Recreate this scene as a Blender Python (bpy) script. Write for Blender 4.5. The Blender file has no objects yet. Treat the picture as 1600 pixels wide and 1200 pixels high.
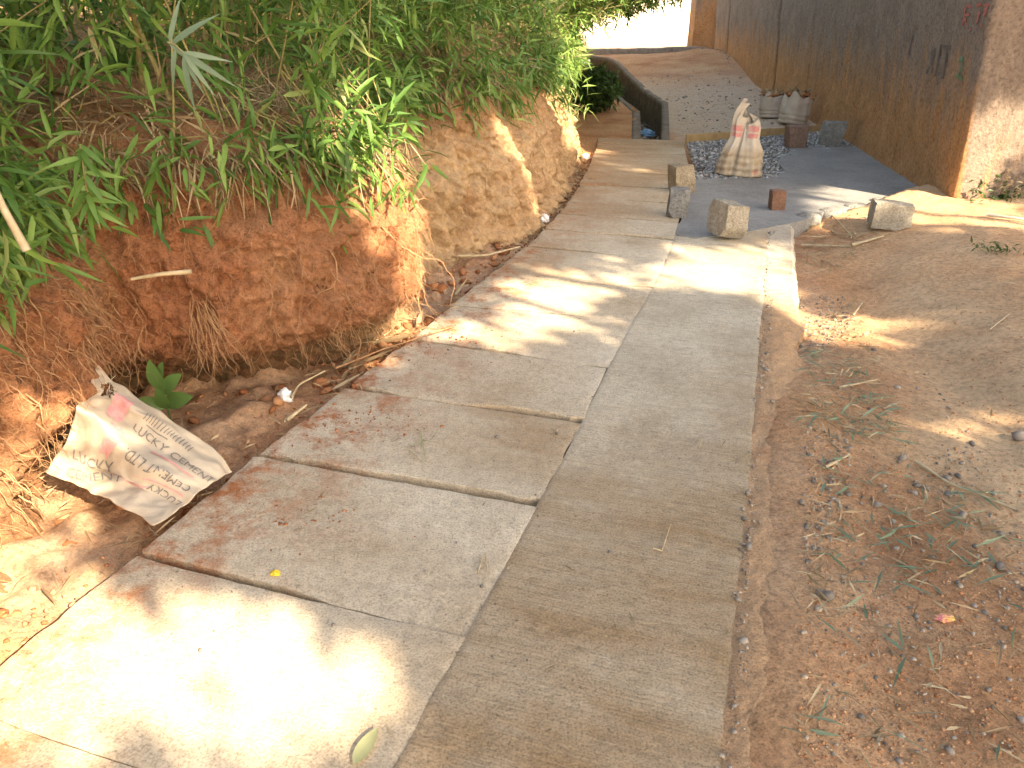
import bpy, bmesh, math, random
import numpy as np
from mathutils import Vector, Matrix, Euler
random.seed(7); rng = np.random.default_rng(11)
R = math.radians
scene = bpy.context.scene
col = scene.collection

# ---------------------------------------------------------------- camera, sky, sun, exposure
CAM_H, PITCH, FPX = 1.6, 26.57, 1200.0
cam_d = bpy.data.cameras.new('camera'); cam = bpy.data.objects.new('camera', cam_d); col.objects.link(cam)
cam_d.sensor_width = 36; cam_d.lens = 36*FPX/1600; cam_d.clip_end = 2000; cam_d.clip_start = 0.02
cam.location = (0, 0, CAM_H); cam.rotation_euler = (R(90-PITCH), 0, 0)
scene.camera = cam
SUN_EL, SUN_AZ = 35.0, 138.0            # azimuth clockwise from the view direction (+Y)
TS = np.array([math.cos(R(SUN_EL))*math.sin(R(SUN_AZ)), math.cos(R(SUN_EL))*math.cos(R(SUN_AZ)), math.sin(R(SUN_EL))])
w = bpy.data.worlds.new('World'); scene.world = w; w.use_nodes = True
nt = w.node_tree; bg = nt.nodes['Background']
sky = nt.nodes.new('ShaderNodeTexSky'); sky.sky_type = 'NISHITA'; sky.sun_disc = False
sky.sun_elevation = R(SUN_EL); sky.sun_rotation = R(SUN_AZ); sky.altitude = 1277
sky.air_density = 1.0; sky.dust_density = 4.0; sky.ozone_density = 0.6
nt.links.new(sky.outputs[0], bg.inputs[0]); bg.inputs[1].default_value = 0.15
sun_d = bpy.data.lights.new('sun', 'SUN'); sun_d.energy = 4.2; sun_d.angle = R(0.53); sun_d.color = (1.0, 0.96, 0.90)
sun = bpy.data.objects.new('sun', sun_d); col.objects.link(sun); sun.location = (8, -10, 12)
sun.rotation_euler = Vector(TS.tolist()).to_track_quat('Z', 'Y').to_euler()
vs = scene.view_settings
vs.view_transform = 'Standard'; vs.look = 'None'; vs.gamma = 1.0; vs.exposure = 2.35
vs.use_white_balance = True; vs.white_balance_temperature = 9200; vs.white_balance_tint = 10
vs.use_curve_mapping = False
scene.render.engine = 'CYCLES'
scene.render.resolution_x = 1024; scene.render.resolution_y = 768
scene.cycles.max_bounces = 8; scene.cycles.diffuse_bounces = 5

# ---------------------------------------------------------------- helpers
_p = R(PITCH)
def G(px, py, z=0.0):
    """pixel of the 1600x1200 photograph -> point on the horizontal plane z"""
    u = (px-800)/FPX; v = (600-py)/FPX
    d = np.array([u, math.cos(_p)+v*math.sin(_p), -math.sin(_p)+v*math.cos(_p)])
    t = (z-CAM_H)/d[2]
    return np.array([d[0]*t, d[1]*t, z])

def _h(ix, iy, iz, seed):
    n = (ix.astype(np.int64)*374761393 + iy.astype(np.int64)*668265263 + iz.astype(np.int64)*2147483647 + seed*974634777) & 0xffffffff
    n = ((n ^ (n >> 13))*1274126177) & 0xffffffff
    n = ((n ^ (n >> 16))*2246822519) & 0xffffffff
    return ((n ^ (n >> 15)) & 0xffffff)/float(0xffffff)*2-1
def vnoise(P, seed=0):
    P = np.asarray(P, float); I = np.floor(P).astype(np.int64); F = P-I; F = F*F*(3-2*F)
    x, y, z = I[..., 0], I[..., 1], I[..., 2]; fx, fy, fz = F[..., 0], F[..., 1], F[..., 2]
    r = 0
    for a in (0, 1):
        for b in (0, 1):
            for c in (0, 1):
                r = r + _h(x+a, y+b, z+c, seed)*(fx if a else 1-fx)*(fy if b else 1-fy)*(fz if c else 1-fz)
    return r
def fbm(P, octv=4, seed=0, gain=0.5):
    P = np.asarray(P, float); r = 0; a = 1.0; n = 0
    for i in range(octv):
        r = r + a*vnoise(P*(2.03**i)+i*17.3, seed+i); n += a; a *= gain
    return r/n
def xyz(x, y, z): return np.stack(np.broadcast_arrays(x, y, z), -1).astype(float)
def sstep(a, b, x):
    t = np.clip((np.asarray(x, float)-a)/(b-a), 0, 1); return t*t*(3-2*t)
def nrm(v): return v/(np.linalg.norm(v, axis=-1, keepdims=True)+1e-9)

def mesh(name, V, F, attrs=None, smooth=False):
    V = np.asarray(V, np.float32).reshape(-1, 3)
    me = bpy.data.meshes.new(name)
    if isinstance(F, np.ndarray):
        n, k = F.shape
        me.vertices.add(len(V)); me.vertices.foreach_set('co', V.ravel())
        me.loops.add(n*k); me.loops.foreach_set('vertex_index', F.astype(np.int32).ravel())
        me.polygons.add(n); me.polygons.foreach_set('loop_start', np.arange(0, n*k, k, dtype=np.int32))
        me.update(calc_edges=True)
    else:
        me.from_pydata([tuple(map(float, v)) for v in V], [], [tuple(int(i) for i in f) for f in F]); me.update()
    for k, a in (attrs or {}).items():
        at = me.attributes.new(k, 'FLOAT', 'POINT'); at.data.foreach_set('value', np.asarray(a, np.float32).ravel())
    if smooth:
        me.polygons.foreach_set('use_smooth', [True]*len(me.polygons))
        if smooth == 2: me.set_sharp_from_angle(angle=R(35))
    return me
def obj(name, me, m=None, parent=None, loc=None):
    o = bpy.data.objects.new(name, me); col.objects.link(o)
    if m is not None and me is not None and not me.materials: me.materials.append(m)
    if parent is not None: o.parent = parent
    if loc is not None: o.location = loc
    return o
def tag(o, label=None, cat=None, group=None, kind=None):
    if label: o['label'] = label
    if cat: o['category'] = cat
    if group: o['group'] = group
    if kind: o['kind'] = kind
    return o
def empty(name, loc=(0, 0, 0)):
    o = bpy.data.objects.new(name, None); col.objects.link(o); o.location = loc; o.empty_display_size = 0.1; return o
def gridF(nr, nc):
    i = np.arange(nr-1)[:, None]*nc + np.arange(nc-1)[None, :]
    return np.stack([i, i+1, i+nc+1, i+nc], -1).reshape(-1, 4)
def polyline(pts, ds):
    pts = np.asarray(pts, float); seg = np.linalg.norm(np.diff(pts, axis=0), axis=1); L = np.r_[0, np.cumsum(seg)]
    s = np.arange(0, L[-1], ds) if np.isscalar(ds) else ds
    return np.stack([np.interp(s, L, pts[:, k]) for k in range(pts.shape[1])], -1), s
def smooth1(a, n):
    k = np.hanning(n+2)[1:-1]; k /= k.sum()
    pad = n//2
    out = np.empty_like(a)
    for c in range(a.shape[1]):
        out[:, c] = np.convolve(np.pad(a[:, c], (pad, n-1-pad), 'edge'), k, 'valid')
    return out
def inpoly(x, y, poly):
    x = np.asarray(x); y = np.asarray(y); c = np.zeros(x.shape, bool); n = len(poly)
    for i in range(n):
        x1, y1 = poly[i][:2]; x2, y2 = poly[(i+1) % n][:2]
        cond = ((y1 > y) != (y2 > y)) & (x < (x2-x1)*(y-y1)/((y2-y1) if abs(y2-y1) > 1e-9 else 1e-9)+x1)
        c ^= cond
    return c
def tubes(paths, radii, sides=4):
    """list of (n,3) polylines -> V,F"""
    V = []; F = []; o = 0
    for P, r in zip(paths, radii):
        P = np.asarray(P, float); n = len(P)
        T = nrm(np.gradient(P, axis=0)); up = np.tile([0.31, 0.17, 0.93], (n, 1)); up[np.abs((T*up).sum(1)) > .95] = [1, 0, 0]
        A = nrm(np.cross(T, up)); B = np.cross(T, A)
        r = np.broadcast_to(np.asarray(r, float), (n,))
        for k in range(sides):
            a = 2*math.pi*k/sides
            V.append(P+(A*math.cos(a)+B*math.sin(a))*r[:, None])
        ring = o+np.arange(sides)*n
        for k in range(sides):
            a = ring[k]; b = ring[(k+1) % sides]; i = np.arange(n-1)
            F.append(np.stack([a+i, b+i, b+i+1, a+i+1], -1))
        o += n*sides
        F.append(np.array([[ring[0], ring[1], ring[2], ring[3 % sides]], [ring[0]+n-1, ring[3 % sides]+n-1, ring[2]+n-1, ring[1]+n-1]]) if sides >= 4 else np.zeros((0, 4), int))
    return np.concatenate(V), np.concatenate(F)
def leaves(P, D, N, L, W, tint, bend=0.25, detail=False):
    """lanceolate leaves: base P, direction D, rough normal N"""
    P = np.asarray(P, float); D = nrm(np.asarray(D, float)); S = nrm(np.cross(D, N)); N = np.cross(S, D)
    n = len(P); L = np.broadcast_to(L, (n,))[:, None]; W = np.broadcast_to(W, (n,))[:, None]; bd = np.broadcast_to(bend, (n,))[:, None]
    def st(t, wf, fold):
        C = P+D*L*t-N*L*bd*t*t
        return C+S*W*wf*.5+N*W*fold, C, C-S*W*wf*.5+N*W*fold
    if detail:
        a = st(.22, .9, .16); b = st(.6, .85, .16); tip = st(1, 0, 0)[1]
        V = np.stack([P, a[0], a[1], a[2], b[0], b[1], b[2], tip], 1).reshape(-1, 3); k = 8
        T = np.array([[0, 1, 2], [0, 2, 3], [1, 4, 5], [1, 5, 2], [2, 5, 6], [2, 6, 3], [4, 7, 5], [5, 7, 6]])
    else:
        a = st(.38, 1, .15); tip = st(1, 0, 0)[1]; c = st(.45, 0, 0)[1]
        V = np.stack([P, a[0], c, a[2], tip], 1).reshape(-1, 3); k = 5
        T = np.array([[0, 1, 2], [0, 2, 3], [1, 4, 2], [2, 4, 3]])
    F = (np.arange(n)[:, None, None]*k+T[None]).reshape(-1, 3)
    return V, F, np.repeat(np.broadcast_to(tint, (n,)), k)
_t = (1+5**.5)/2
ICO_V = nrm(np.array([[-1, _t, 0], [1, _t, 0], [-1, -_t, 0], [1, -_t, 0], [0, -1, _t], [0, 1, _t], [0, -1, -_t], [0, 1, -_t], [_t, 0, -1], [_t, 0, 1], [-_t, 0, -1], [-_t, 0, 1]]))
ICO_F = np.array([[0, 11, 5], [0, 5, 1], [0, 1, 7], [0, 7, 10], [0, 10, 11], [1, 5, 9], [5, 11, 4], [11, 10, 2], [10, 7, 6], [7, 1, 8], [3, 9, 4], [3, 4, 2], [3, 2, 6], [3, 6, 8], [3, 8, 9], [4, 9, 5], [2, 4, 11], [6, 2, 10], [8, 6, 7], [9, 8, 1]])
def pebbles(P, size, flat=.65, jit=.28):
    P = np.asarray(P, float); n = len(P); s = np.broadcast_to(size, (n,))
    V = ICO_V[None]*(1+rng.uniform(-jit, jit, (n, 12, 1)))
    V = V*np.stack([rng.uniform(.7, 1.3, n), rng.uniform(.6, 1.1, n), rng.uniform(.8, 1.1, n)*flat], -1)[:, None]
    a = rng.uniform(0, 6.28, n); b = rng.normal(0, .35, n)
    c, d = np.cos(a)[:, None], np.sin(a)[:, None]; e, f = np.cos(b)[:, None], np.sin(b)[:, None]
    x, y, z = V[..., 0], V[..., 1], V[..., 2]
    y, z = y*e-z*f, y*f+z*e
    V = np.stack([x*c-y*d, x*d+y*c, z], -1)*s[:, None, None]*.5+P[:, None]
    return V.reshape(-1, 3), (np.arange(n)[:, None, None]*12+ICO_F[None]).reshape(-1, 3), np.repeat(rng.uniform(0, 1, n), 12)

# ---------------------------------------------------------------- materials
class NB:
    def __init__(s, name):
        s.m = bpy.data.materials.new(name); s.m.use_nodes = True; s.t = s.m.node_tree
        s.b = s.t.nodes['Principled BSDF']; s.out = s.t.nodes['Material Output']; s.tc = s.n('ShaderNodeTexCoord')
    def n(s, t): return s.t.nodes.new(t)
    def l(s, a, b): s.t.links.new(a, b)
    def noise(s, scale, detail=6, rough=.6, stretch=None, rotz=0, dist=0):
        n = s.n('ShaderNodeTexNoise'); n.inputs['Scale'].default_value = scale; n.inputs['Detail'].default_value = detail
        n.inputs['Roughness'].default_value = rough; n.inputs['Distortion'].default_value = dist
        v = s.tc.outputs['Object']
        if rotz:
            mp = s.n('ShaderNodeMapping'); mp.inputs['Rotation'].default_value = (0, 0, rotz); s.l(v, mp.inputs[0]); v = mp.outputs[0]
        if stretch:
            mp = s.n('ShaderNodeMapping'); mp.inputs['Scale'].default_value = stretch; s.l(v, mp.inputs[0]); v = mp.outputs[0]
        s.l(v, n.inputs['Vector']); return n.outputs['Fac']
    def vor(s, scale, feature='F1', stretch=None):
        n = s.n('ShaderNodeTexVoronoi'); n.feature = feature; n.inputs['Scale'].default_value = scale
        v = s.tc.outputs['Object']
        if stretch:
            mp = s.n('ShaderNodeMapping'); mp.inputs['Scale'].default_value = stretch; s.l(v, mp.inputs[0]); v = mp.outputs[0]
        s.l(v, n.inputs['Vector']); return n.outputs['Distance']
    def ramp(s, f, stops):
        r = s.n('ShaderNodeValToRGB'); e = r.color_ramp.elements
        while len(e) < len(stops): e.new(.5)
        for k, (p, c) in enumerate(stops):
            e[k].position = p; e[k].color = (*(c if hasattr(c, '__len__') else (c, c, c)), 1)
        s.l(f, r.inputs[0]); return r.outputs[0]
    def attr(s, name):
        a = s.n('ShaderNodeAttribute'); a.attribute_name = name; return a.outputs['Fac']
    def mix(s, f, a, b, mode='MIX'):
        m = s.n('ShaderNodeMix'); m.data_type = 'RGBA'; m.blend_type = mode
        for v, i in ((f, 0), (a, 6), (b, 7)):
            if hasattr(v, 'links') or hasattr(v, 'is_linked'): s.l(v, m.inputs[i])
            else: m.inputs[i].default_value = v if i == 0 else (*v, 1)
        return m.outputs[2]
    def math(s, op, a, b=0.0):
        m = s.n('ShaderNodeMath'); m.operation = op
        for v, i in ((a, 0), (b, 1)):
            if hasattr(v, 'is_linked'): s.l(v, m.inputs[i])
            else: m.inputs[i].default_value = v
        return m.outputs[0]
    def bump(s, *hs):
        prev = None
        for h, st, d in hs:
            b = s.n('ShaderNodeBump'); b.inputs['Strength'].default_value = st; b.inputs['Distance'].default_value = d
            s.l(h, b.inputs['Height'])
            if prev: s.l(prev, b.inputs['Normal'])
            prev = b.outputs['Normal']
        s.l(prev, s.b.inputs['Normal'])
    def done(s, c, rough=.9, spec=.25):
        if hasattr(c, 'is_linked'): s.l(c, s.b.inputs['Base Color'])
        else: s.b.inputs['Base Color'].default_value = (*c, 1)
        s.b.inputs['Roughness'].default_value = rough; s.b.inputs['Specular IOR Level'].default_value = spec
        return s.m
def simple(name, c1, c2, scale=20, rough=.9, bump=.3, bd=.01, spec=.25):
    b = NB(name); n = b.noise(scale); c = b.ramp(n, [(.3, c1), (.7, c2)])
    b.bump((b.noise(scale*3), bump, bd)); return b.done(c, rough, spec)

def m_earth(name, a, bcol, c, gray=None, tan=None):
    b = NB(name)
    base = b.ramp(b.noise(1.7, 8, .62), [(.3, a), (.5, bcol), (.72, c)])
    fine = b.ramp(b.noise(34, 8, .75), [(.30, .42), (.5, 1.0), (.72, 1.38)])
    k = b.mix(.85, base, fine, 'MULTIPLY')
    speck = b.ramp(b.noise(120, 4, .7), [(.34, .35), (.48, 1.0), (.70, 1.3)])
    k = b.mix(.75, k, speck, 'MULTIPLY')
    if gray is not None:
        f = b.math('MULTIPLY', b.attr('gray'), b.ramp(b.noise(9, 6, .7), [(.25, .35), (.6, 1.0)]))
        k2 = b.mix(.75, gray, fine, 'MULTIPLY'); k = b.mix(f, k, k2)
    if tan is not None:
        f = b.math('MULTIPLY', b.attr('tan'), b.ramp(b.noise(3, 6, .7), [(.25, .45), (.55, 1.0)]))
        k2 = b.mix(.8, tan, fine, 'MULTIPLY'); k = b.mix(f, k, k2)
    b.bump((b.noise(14, 8, .65), .6, .03), (b.noise(70, 6, .75), .9, .016), (b.noise(230, 3, .6), .7, .005))
    return b.done(k, .95, .12)
M = {}
M['ground'] = m_earth('laterite_ground', (.40, .17, .08), (.56, .29, .15), (.64, .39, .22), gray=(.60, .49, .385), tan=(.66, .46, .29))
M['bank'] = m_earth('laterite_cut', (.23, .088, .045), (.34, .14, .072), (.42, .215, .12), gray=(.085, .06, .032), tan=(.50, .335, .195))  # gray here is near-black, the shade painted into the undercut foot
def m_concrete(name, a, c, brush=.5, red=True, rot=R(18), sc=(.345, .215, .115)):
    b = NB(name)
    k = b.ramp(b.noise(2.3, 8, .65), [(.28, a), (.62, c)])
    br = b.noise(1.0, 3, .6, stretch=(5, 150, 5), rotz=rot)
    if red:
        f = b.math('MULTIPLY', b.attr('stain'), b.ramp(b.noise(2.2, 8, .72, stretch=(.7, 2.6, 1), rotz=rot), [(.25, .35), (.62, 1.0)]))
        k = b.mix(f, k, sc)
        f = b.math('MULTIPLY', b.attr('dust'), b.ramp(b.noise(5.5, 9, .78), [(.46, .0), (.60, 1.0)]))
        k = b.mix(f, k, (.40, .15, .065))
    k = b.mix(.6, k, b.ramp(b.noise(26, 7, .72), [(.3, .62), (.55, 1.0), (.75, 1.16)]), 'MULTIPLY')
    k = b.mix(.65, k, b.ramp(b.noise(150, 3, .65), [(.34, .42), (.5, 1.0), (.7, 1.2)]), 'MULTIPLY')
    k = b.mix(.7, k, b.ramp(b.noise(48, 2, .5), [(.26, .45), (.33, 1.0)]), 'MULTIPLY')
    k = b.mix(brush*.65, k, b.ramp(br, [(.35, .72), (.6, 1.10)]), 'MULTIPLY')
    b.bump((br, .35*brush, .004), (b.noise(18, 6, .6), .35 if brush else .8, .014), (b.noise(110, 5, .75), .5 if brush else .9, .004 if brush else .010))
    return b.done(k, .85, .2)
M['slab'] = m_concrete('old_slab_concrete', (.48, .385, .28), (.64, .54, .415), .35)
M['strip'] = m_concrete('brushed_path_concrete', (.42, .335, .24), (.57, .48, .365), .9, sc=(.33, .21, .115))
M['haunch'] = m_concrete('dirty_mortar', (.42, .33, .245), (.56, .47, .37), .0, sc=(.49, .30, .175))
M['fresh'] = m_concrete('fresh_grey_concrete', (.20, .19, .178), (.28, .268, .254), .9, red=False)
M['channel'] = simple('channel_mortar', (.14, .112, .09), (.25, .21, .17), 9, .95, .6, .03)
def m_wall():
    b = NB('mud_plaster')
    up = b.ramp(b.noise(3.0, 8, .68), [(.3, (.235, .175, .14)), (.65, (.33, .255, .205))])
    lo = b.ramp(b.noise(4.0, 8, .68), [(.3, (.44, .215, .095)), (.65, (.58, .315, .155))])
    f = b.math('ADD', b.attr('low'), b.math('MULTIPLY', b.math('SUBTRACT', b.noise(1.0, 6, .7, stretch=(7, 7, 1.2)), .5), 1.5))
    f = b.ramp(f, [(.3, 0), (.75, 1)])
    k = b.mix(f, up, lo)
    k = b.mix(.9, k, b.ramp(b.noise(30, 8, .78), [(.32, .40), (.5, 1.0), (.72, 1.35)]), 'MULTIPLY')
    st = b.noise(1.0, 4, .6, stretch=(26, 26, .9))
    k = b.mix(.4, k, b.ramp(st, [(.3, .72), (.5, 1.0)]), 'MULTIPLY')
    k = b.mix(b.attr('crack'), k, (.06, .045, .04))
    pit = b.ramp(b.noise(17, 4, .6), [(.30, 0.0), (.40, 1.0)])
    b.bump((b.noise(7, 8, .7), .7, .05), (pit, .7, .02), (b.noise(50, 6, .75), .9, .02), (b.noise(200, 3, .6), .5, .004))
    return b.done(k, .95, .1)
M['wall'] = m_wall()
def m_leaf(name, stops, trans=.35, rough=.5):
    b = NB(name)
    c = b.ramp(b.attr('tint'), stops)
    c = b.mix(.25, c, b.ramp(b.noise(30, 3), [(.3, .7), (.7, 1.2)]), 'MULTIPLY')
    b.done(c, rough, .35)
    tr = b.n('ShaderNodeBsdfTranslucent'); b.l(c, tr.inputs[0])
    mx = b.n('ShaderNodeMixShader'); mx.inputs[0].default_value = trans
    b.l(b.b.outputs[0], mx.inputs[1]); b.l(tr.outputs[0], mx.inputs[2]); b.l(mx.outputs[0], b.out.inputs[0])
    return b.m
M['leaf'] = m_leaf('bamboo_leaf', [(0, (.045, .105, .028)), (.45, (.10, .21, .045)), (.78, (.19, .31, .075)), (.92, (.27, .32, .12)), (1, (.40, .33, .18))])
M['glaucous'] = m_leaf('pale_bamboo_leaf', [(0, (.12, .19, .12)), (1, (.22, .30, .20))])
M['tree_leaf'] = m_leaf('tree_leaf', [(0, (.04, .075, .02)), (1, (.11, .16, .04))], .3)
M['shrub'] = m_leaf('shrub_leaf', [(0, (.03, .07, .02)), (1, (.08, .15, .035))], .3)
M['broad'] = m_leaf('broad_leaf', [(0, (.09, .18, .05)), (1, (.15, .27, .085))], .3, .4)
M['straw'] = m_leaf('dry_straw', [(0, (.14, .085, .045)), (.5, (.30, .21, .12)), (1, (.48, .38, .24))], .15, .8)
M['root'] = simple('root_bark', (.24, .115, .06), (.46, .27, .15), 40, .9, .2)
M['stick'] = simple('dry_cane', (.34, .25, .15), (.56, .45, .30), 25, .75, .3, .004)
M['pale_stick'] = simple('bleached_branch', (.42, .36, .29), (.66, .58, .47), 25, .8, .3, .004)
M['culm'] = simple('bamboo_culm', (.16, .15, .05), (.34, .27, .13), 14, .6, .2)
M['bark'] = simple('tree_bark', (.10, .075, .055), (.19, .15, .11), 12, .95, .8, .03)
M['board'] = simple('formwork_timber', (.36, .23, .11), (.50, .34, .17), 12, .85, .4, .006)
def m_rock(name, a, c, dark=.6):
    b = NB(name); k = b.ramp(b.noise(11, 8, .72), [(.3, a), (.68, c)])
    k = b.mix(.85, k, b.ramp(b.noise(75, 6, .75), [(.34, dark*.7), (.52, 1.0), (.72, 1.25)]), 'MULTIPLY')
    b.bump((b.noise(18, 8, .7), .9, .05), (b.noise(80, 6, .75), .9, .014)); return b.done(k, .9, .2)
M['rock_tan'] = m_rock('tan_rock', (.36, .27, .18), (.50, .41, .30))
M['rock_grey'] = m_rock('grey_rock', (.21, .20, .185), (.42, .40, .37), .45)
M['rock_white'] = m_rock('pale_rock', (.38, .32, .25), (.54, .48, .40))
M['rock_red'] = m_rock('reddish_rock', (.27, .165, .125), (.37, .25, .20))
M['brick'] = m_rock('fired_brick', (.25, .115, .075), (.36, .20, .14))
def m_tint(name, stops, rough=.9, bs=60):
    b = NB(name); c = b.ramp(b.attr('tint'), stops)
    c = b.mix(.5, c, b.ramp(b.noise(bs*1.5, 4), [(.3, .65), (.7, 1.15)]), 'MULTIPLY')
    b.bump((b.noise(bs*2, 4), .4, .004)); return b.done(c, rough, .2)
M['gravel'] = m_tint('blue_grey_gravel', [(0, (.16, .16, .16)), (.6, (.31, .305, .305)), (1, (.50, .485, .46))])
M['pebble'] = m_tint('verge_pebble', [(0, (.13, .115, .10)), (.5, (.26, .22, .19)), (1, (.44, .37, .29))])
M['clod'] = m_tint('earth_clod', [(0, (.25, .085, .035)), (.6, (.40, .18, .09)), (1, (.47, .29, .17))])
def m_sack(name, a, c, pr=None):
    b = NB(name); k = b.ramp(b.noise(6, 7, .65), [(.3, a), (.65, c)])
    wv = b.n('ShaderNodeTexWave'); wv.inputs['Scale'].default_value = 130; b.l(b.tc.outputs['Object'], wv.inputs[0]); wv.bands_direction = 'Z'
    k = b.mix(.2, k, b.ramp(wv.outputs['Fac'], [(.2, .8), (.7, 1.05)]), 'MULTIPLY')
    if pr:
        f = b.math('MULTIPLY', b.attr('print'), b.ramp(b.noise(30, 6, .7), [(.3, .35), (.55, .95)])); k = b.mix(f, k, pr)
    f = b.math('MULTIPLY', b.attr('dirt'), b.ramp(b.noise(12, 6, .7), [(.3, .2), (.62, .95)])); k = b.mix(f, k, (.33, .23, .14))
    b.bump((b.noise(22, 5, .6), .35, .012), (wv.outputs['Fac'], .2, .001)); return b.done(k, .75, .3)
M['sack'] = m_sack('woven_sack', (.44, .36, .28), (.60, .52, .43), (.62, .19, .19))
M['rsack'] = m_sack('rubble_sack', (.38, .31, .26), (.55, .48, .42))
M['pink'] = simple('faded_pink_print', (.60, .25, .25), (.66, .36, .34), 60, .8, .1)
M['ink'] = simple('faded_black_ink', (.13, .12, .115), (.25, .22, .20), 90, .8, .1)
M['gred'] = simple('red_wall_paint', (.33, .07, .055), (.36, .13, .10), 60, .9, .3)
M['gblack'] = simple('black_wall_paint', (.07, .055, .05), (.16, .12, .10), 60, .9, .3)
M['ggreen'] = simple('green_wall_paint', (.07, .15, .07), (.14, .18, .11), 60, .9, .3)
M['plastic'] = simple('white_plastic', (.62, .62, .63), (.78, .78, .8), 12, .35, .2)
M['bluepl'] = simple('blue_plastic', (.12, .28, .45), (.2, .4, .6), 12, .4, .2)
M['yellow'] = simple('yellow_petals', (.65, .40, .03), (.75, .55, .08), 40, .7, .2)
M['wrap'] = simple('shiny_wrapper', (.6, .1, .25), (.75, .5, .08), 60, .35, .2)
M['plaster'] = simple('pale_plaster', (.66, .60, .50), (.78, .73, .64), 1.5, .9, .2)
M['paleleaf'] = m_leaf('fallen_leaf', [(0, (.30, .32, .16)), (1, (.42, .42, .25))], .25, .7)

# ---------------------------------------------------------------- layout lines (ground metres)
L_EDGE = [(-2.55, -2.5), (-1.75, .6)] + [tuple(G(*p)[:2]) for p in [(250, 842), (400, 715), (540, 607), (650, 522), (760, 437), (830, 378), (880, 328), (905, 291), (925, 250), (936, 219)]]
JOINT_PX = [(1068, 219), (1069, 227), (1072, 241), (1076, 257), (1075, 274), (1068, 296), (1065, 319), (1060, 348), (1053, 374), (1042, 405), (1020, 450), (990, 500), (950, 575), (910, 660), (840, 790), (728, 995)]
JOINT = [tuple(G(*p)[:2]) for p in JOINT_PX][::-1]
d0 = np.array(JOINT[1])-np.array(JOINT[0]); d0 /= np.linalg.norm(d0)
pre = [tuple(np.array(JOINT[0])-d0*.62*k) for k in range(6, 0, -1)]
JOINT = pre+JOINT
PD = np.array([.31, .95]); PD /= np.linalg.norm(PD)
CRACK = [(-.75, -2.5)]+[tuple(G(*p)[:2]) for p in [(1128, 1190), (1148, 980), (1160, 850), (1176, 700), (1190, 500), (1196, 430), (1199, 380), (1204, 352)]]
OUTER = [(-.42, -2.5)]+[tuple(G(*p)[:2]) for p in [(1243, 1190), (1252, 980), (1255, 850), (1252, 700), (1248, 520), (1252, 488), (1246, 430), (1243, 385), (1241, 352)]]
WALLP = [(3.80, 6.62), (4.30, 10.25), (4.86, 15.2), (5.35, 22.0)]
DITCH_R = [tuple(G(1037, 219)[:2]), tuple(G(1037, 158)[:2]), tuple(G(985, 129)[:2]), tuple(G(962, 116)[:2]), (2.2, 23.2)]
DITCH_L = [tuple(G(1000, 219)[:2]), tuple(G(998, 166)[:2]), (2.05, 17.4), (1.85, 20.2), (1.6, 23.2)]

def xat(line, y):
    l = np.array(line); return np.interp(y, l[:, 1], l[:, 0])
# ---------------------------------------------------------------- ground height
def ground_h(x, y):
    x = np.asarray(x, float); y = np.asarray(y, float)
    h = np.full(np.broadcast(x, y).shape, -.035)+.016*(1-sstep(3.2, 4.4, y))
    xo = xat(OUTER, np.clip(y, -2.4, 6.1)); d = x-xo
    near = sstep(2.6, 4.6, y)*(1-sstep(6.0, 6.6, y))
    gul = -.11*near*np.exp(-np.clip(d, 0, 9)**2/.30)
    rise = .10*sstep(.5, 1.6, d)*sstep(1.5, 4.0, y)*(1-sstep(7, 9, y))
    h = h+np.where(d > -.15, gul+rise, -.05)
    xle = xat(L_EDGE, y); h = h+np.where(x < xle+.02, (.035+.06*np.abs(fbm(xyz(x*6, y*6, 0*x), 3, 15)))*sstep(.02, -.25, x-xle) if False else (.02+.11*np.abs(fbm(xyz(x*6, y*6, 0*x), 3, 15)))*(1-sstep(-.25, .0, x-xle)), 0)
    P = xyz(x, y, 0*x)
    und = fbm(P*.9+4.1, 4, 3)*.05+fbm(P*5, 4, 9)*.018+fbm(P*22, 3, 21)*.006
    onr = sstep(-.05, .35, d)
    nr_ = 1-sstep(3.0, 4.0, y); h = h+.026*nr_*np.exp(-(d/.16)**2); onr = onr*(1-.6*nr_*np.exp(-(d/.3)**2))
    h = h+und*np.where(y < 8, .35+.65*onr, .7)
    rut = -.05*np.exp(-((x-(2.15+.12*(y-3)))/.22)**2)*sstep(2, 3.5, y)*(1-sstep(4.8, 5.6, y)); h = h+rut
    # drain below the slabs
    xl = xat(L_EDGE, y); xr = xat(JOINT, y)
    ins = (x > xl+.14) & (x < xr-.02) & (y < 10.2)
    h = np.where(ins, -.42, h)
    under = (x > xr-.05) & (x < xo-np.where(y < 4.0, .26, .06)) & (y < 6.4); h = np.where(under, -.12, h)
    pad = inpoly(x, y, PADP); h = np.where(pad, -.14, h)
    # rise behind the building site, mound at the foot of the wall
    h = h+.22*sstep(14, 22, y)-.30*sstep(25, 40, y)
    h = h+.32*np.exp(-(((x-5.0)/.9)**2+((y-20.5)/2.6)**2))+.16*np.exp(-(((x-3.4)/1.2)**2+((y-20.5)/2.2)**2))
    return h
PADP = [tuple(G(*p)[:2]) for p in [(1086, 372), (1150, 366), (1241, 348), (1292, 331), (1345, 323), (1400, 312), (1452, 298), (1420, 281), (1380, 256), (1338, 229), (1322, 228), (1240, 232), (1232, 238), (1214, 250), (1226, 268), (1210, 277), (1150, 277), (1086, 281), (1070, 296), (1067, 319), (1062, 348), (1056, 368)]]
GRAVP = [tuple(G(*p)[:2]) for p in [(1074, 222), (1230, 209), (1275, 205), (1330, 204), (1345, 232), (1240, 236), (1236, 242), (1216, 252), (1230, 270), (1206, 281), (1150, 280), (1084, 283), (1086, 258)]]

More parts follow.
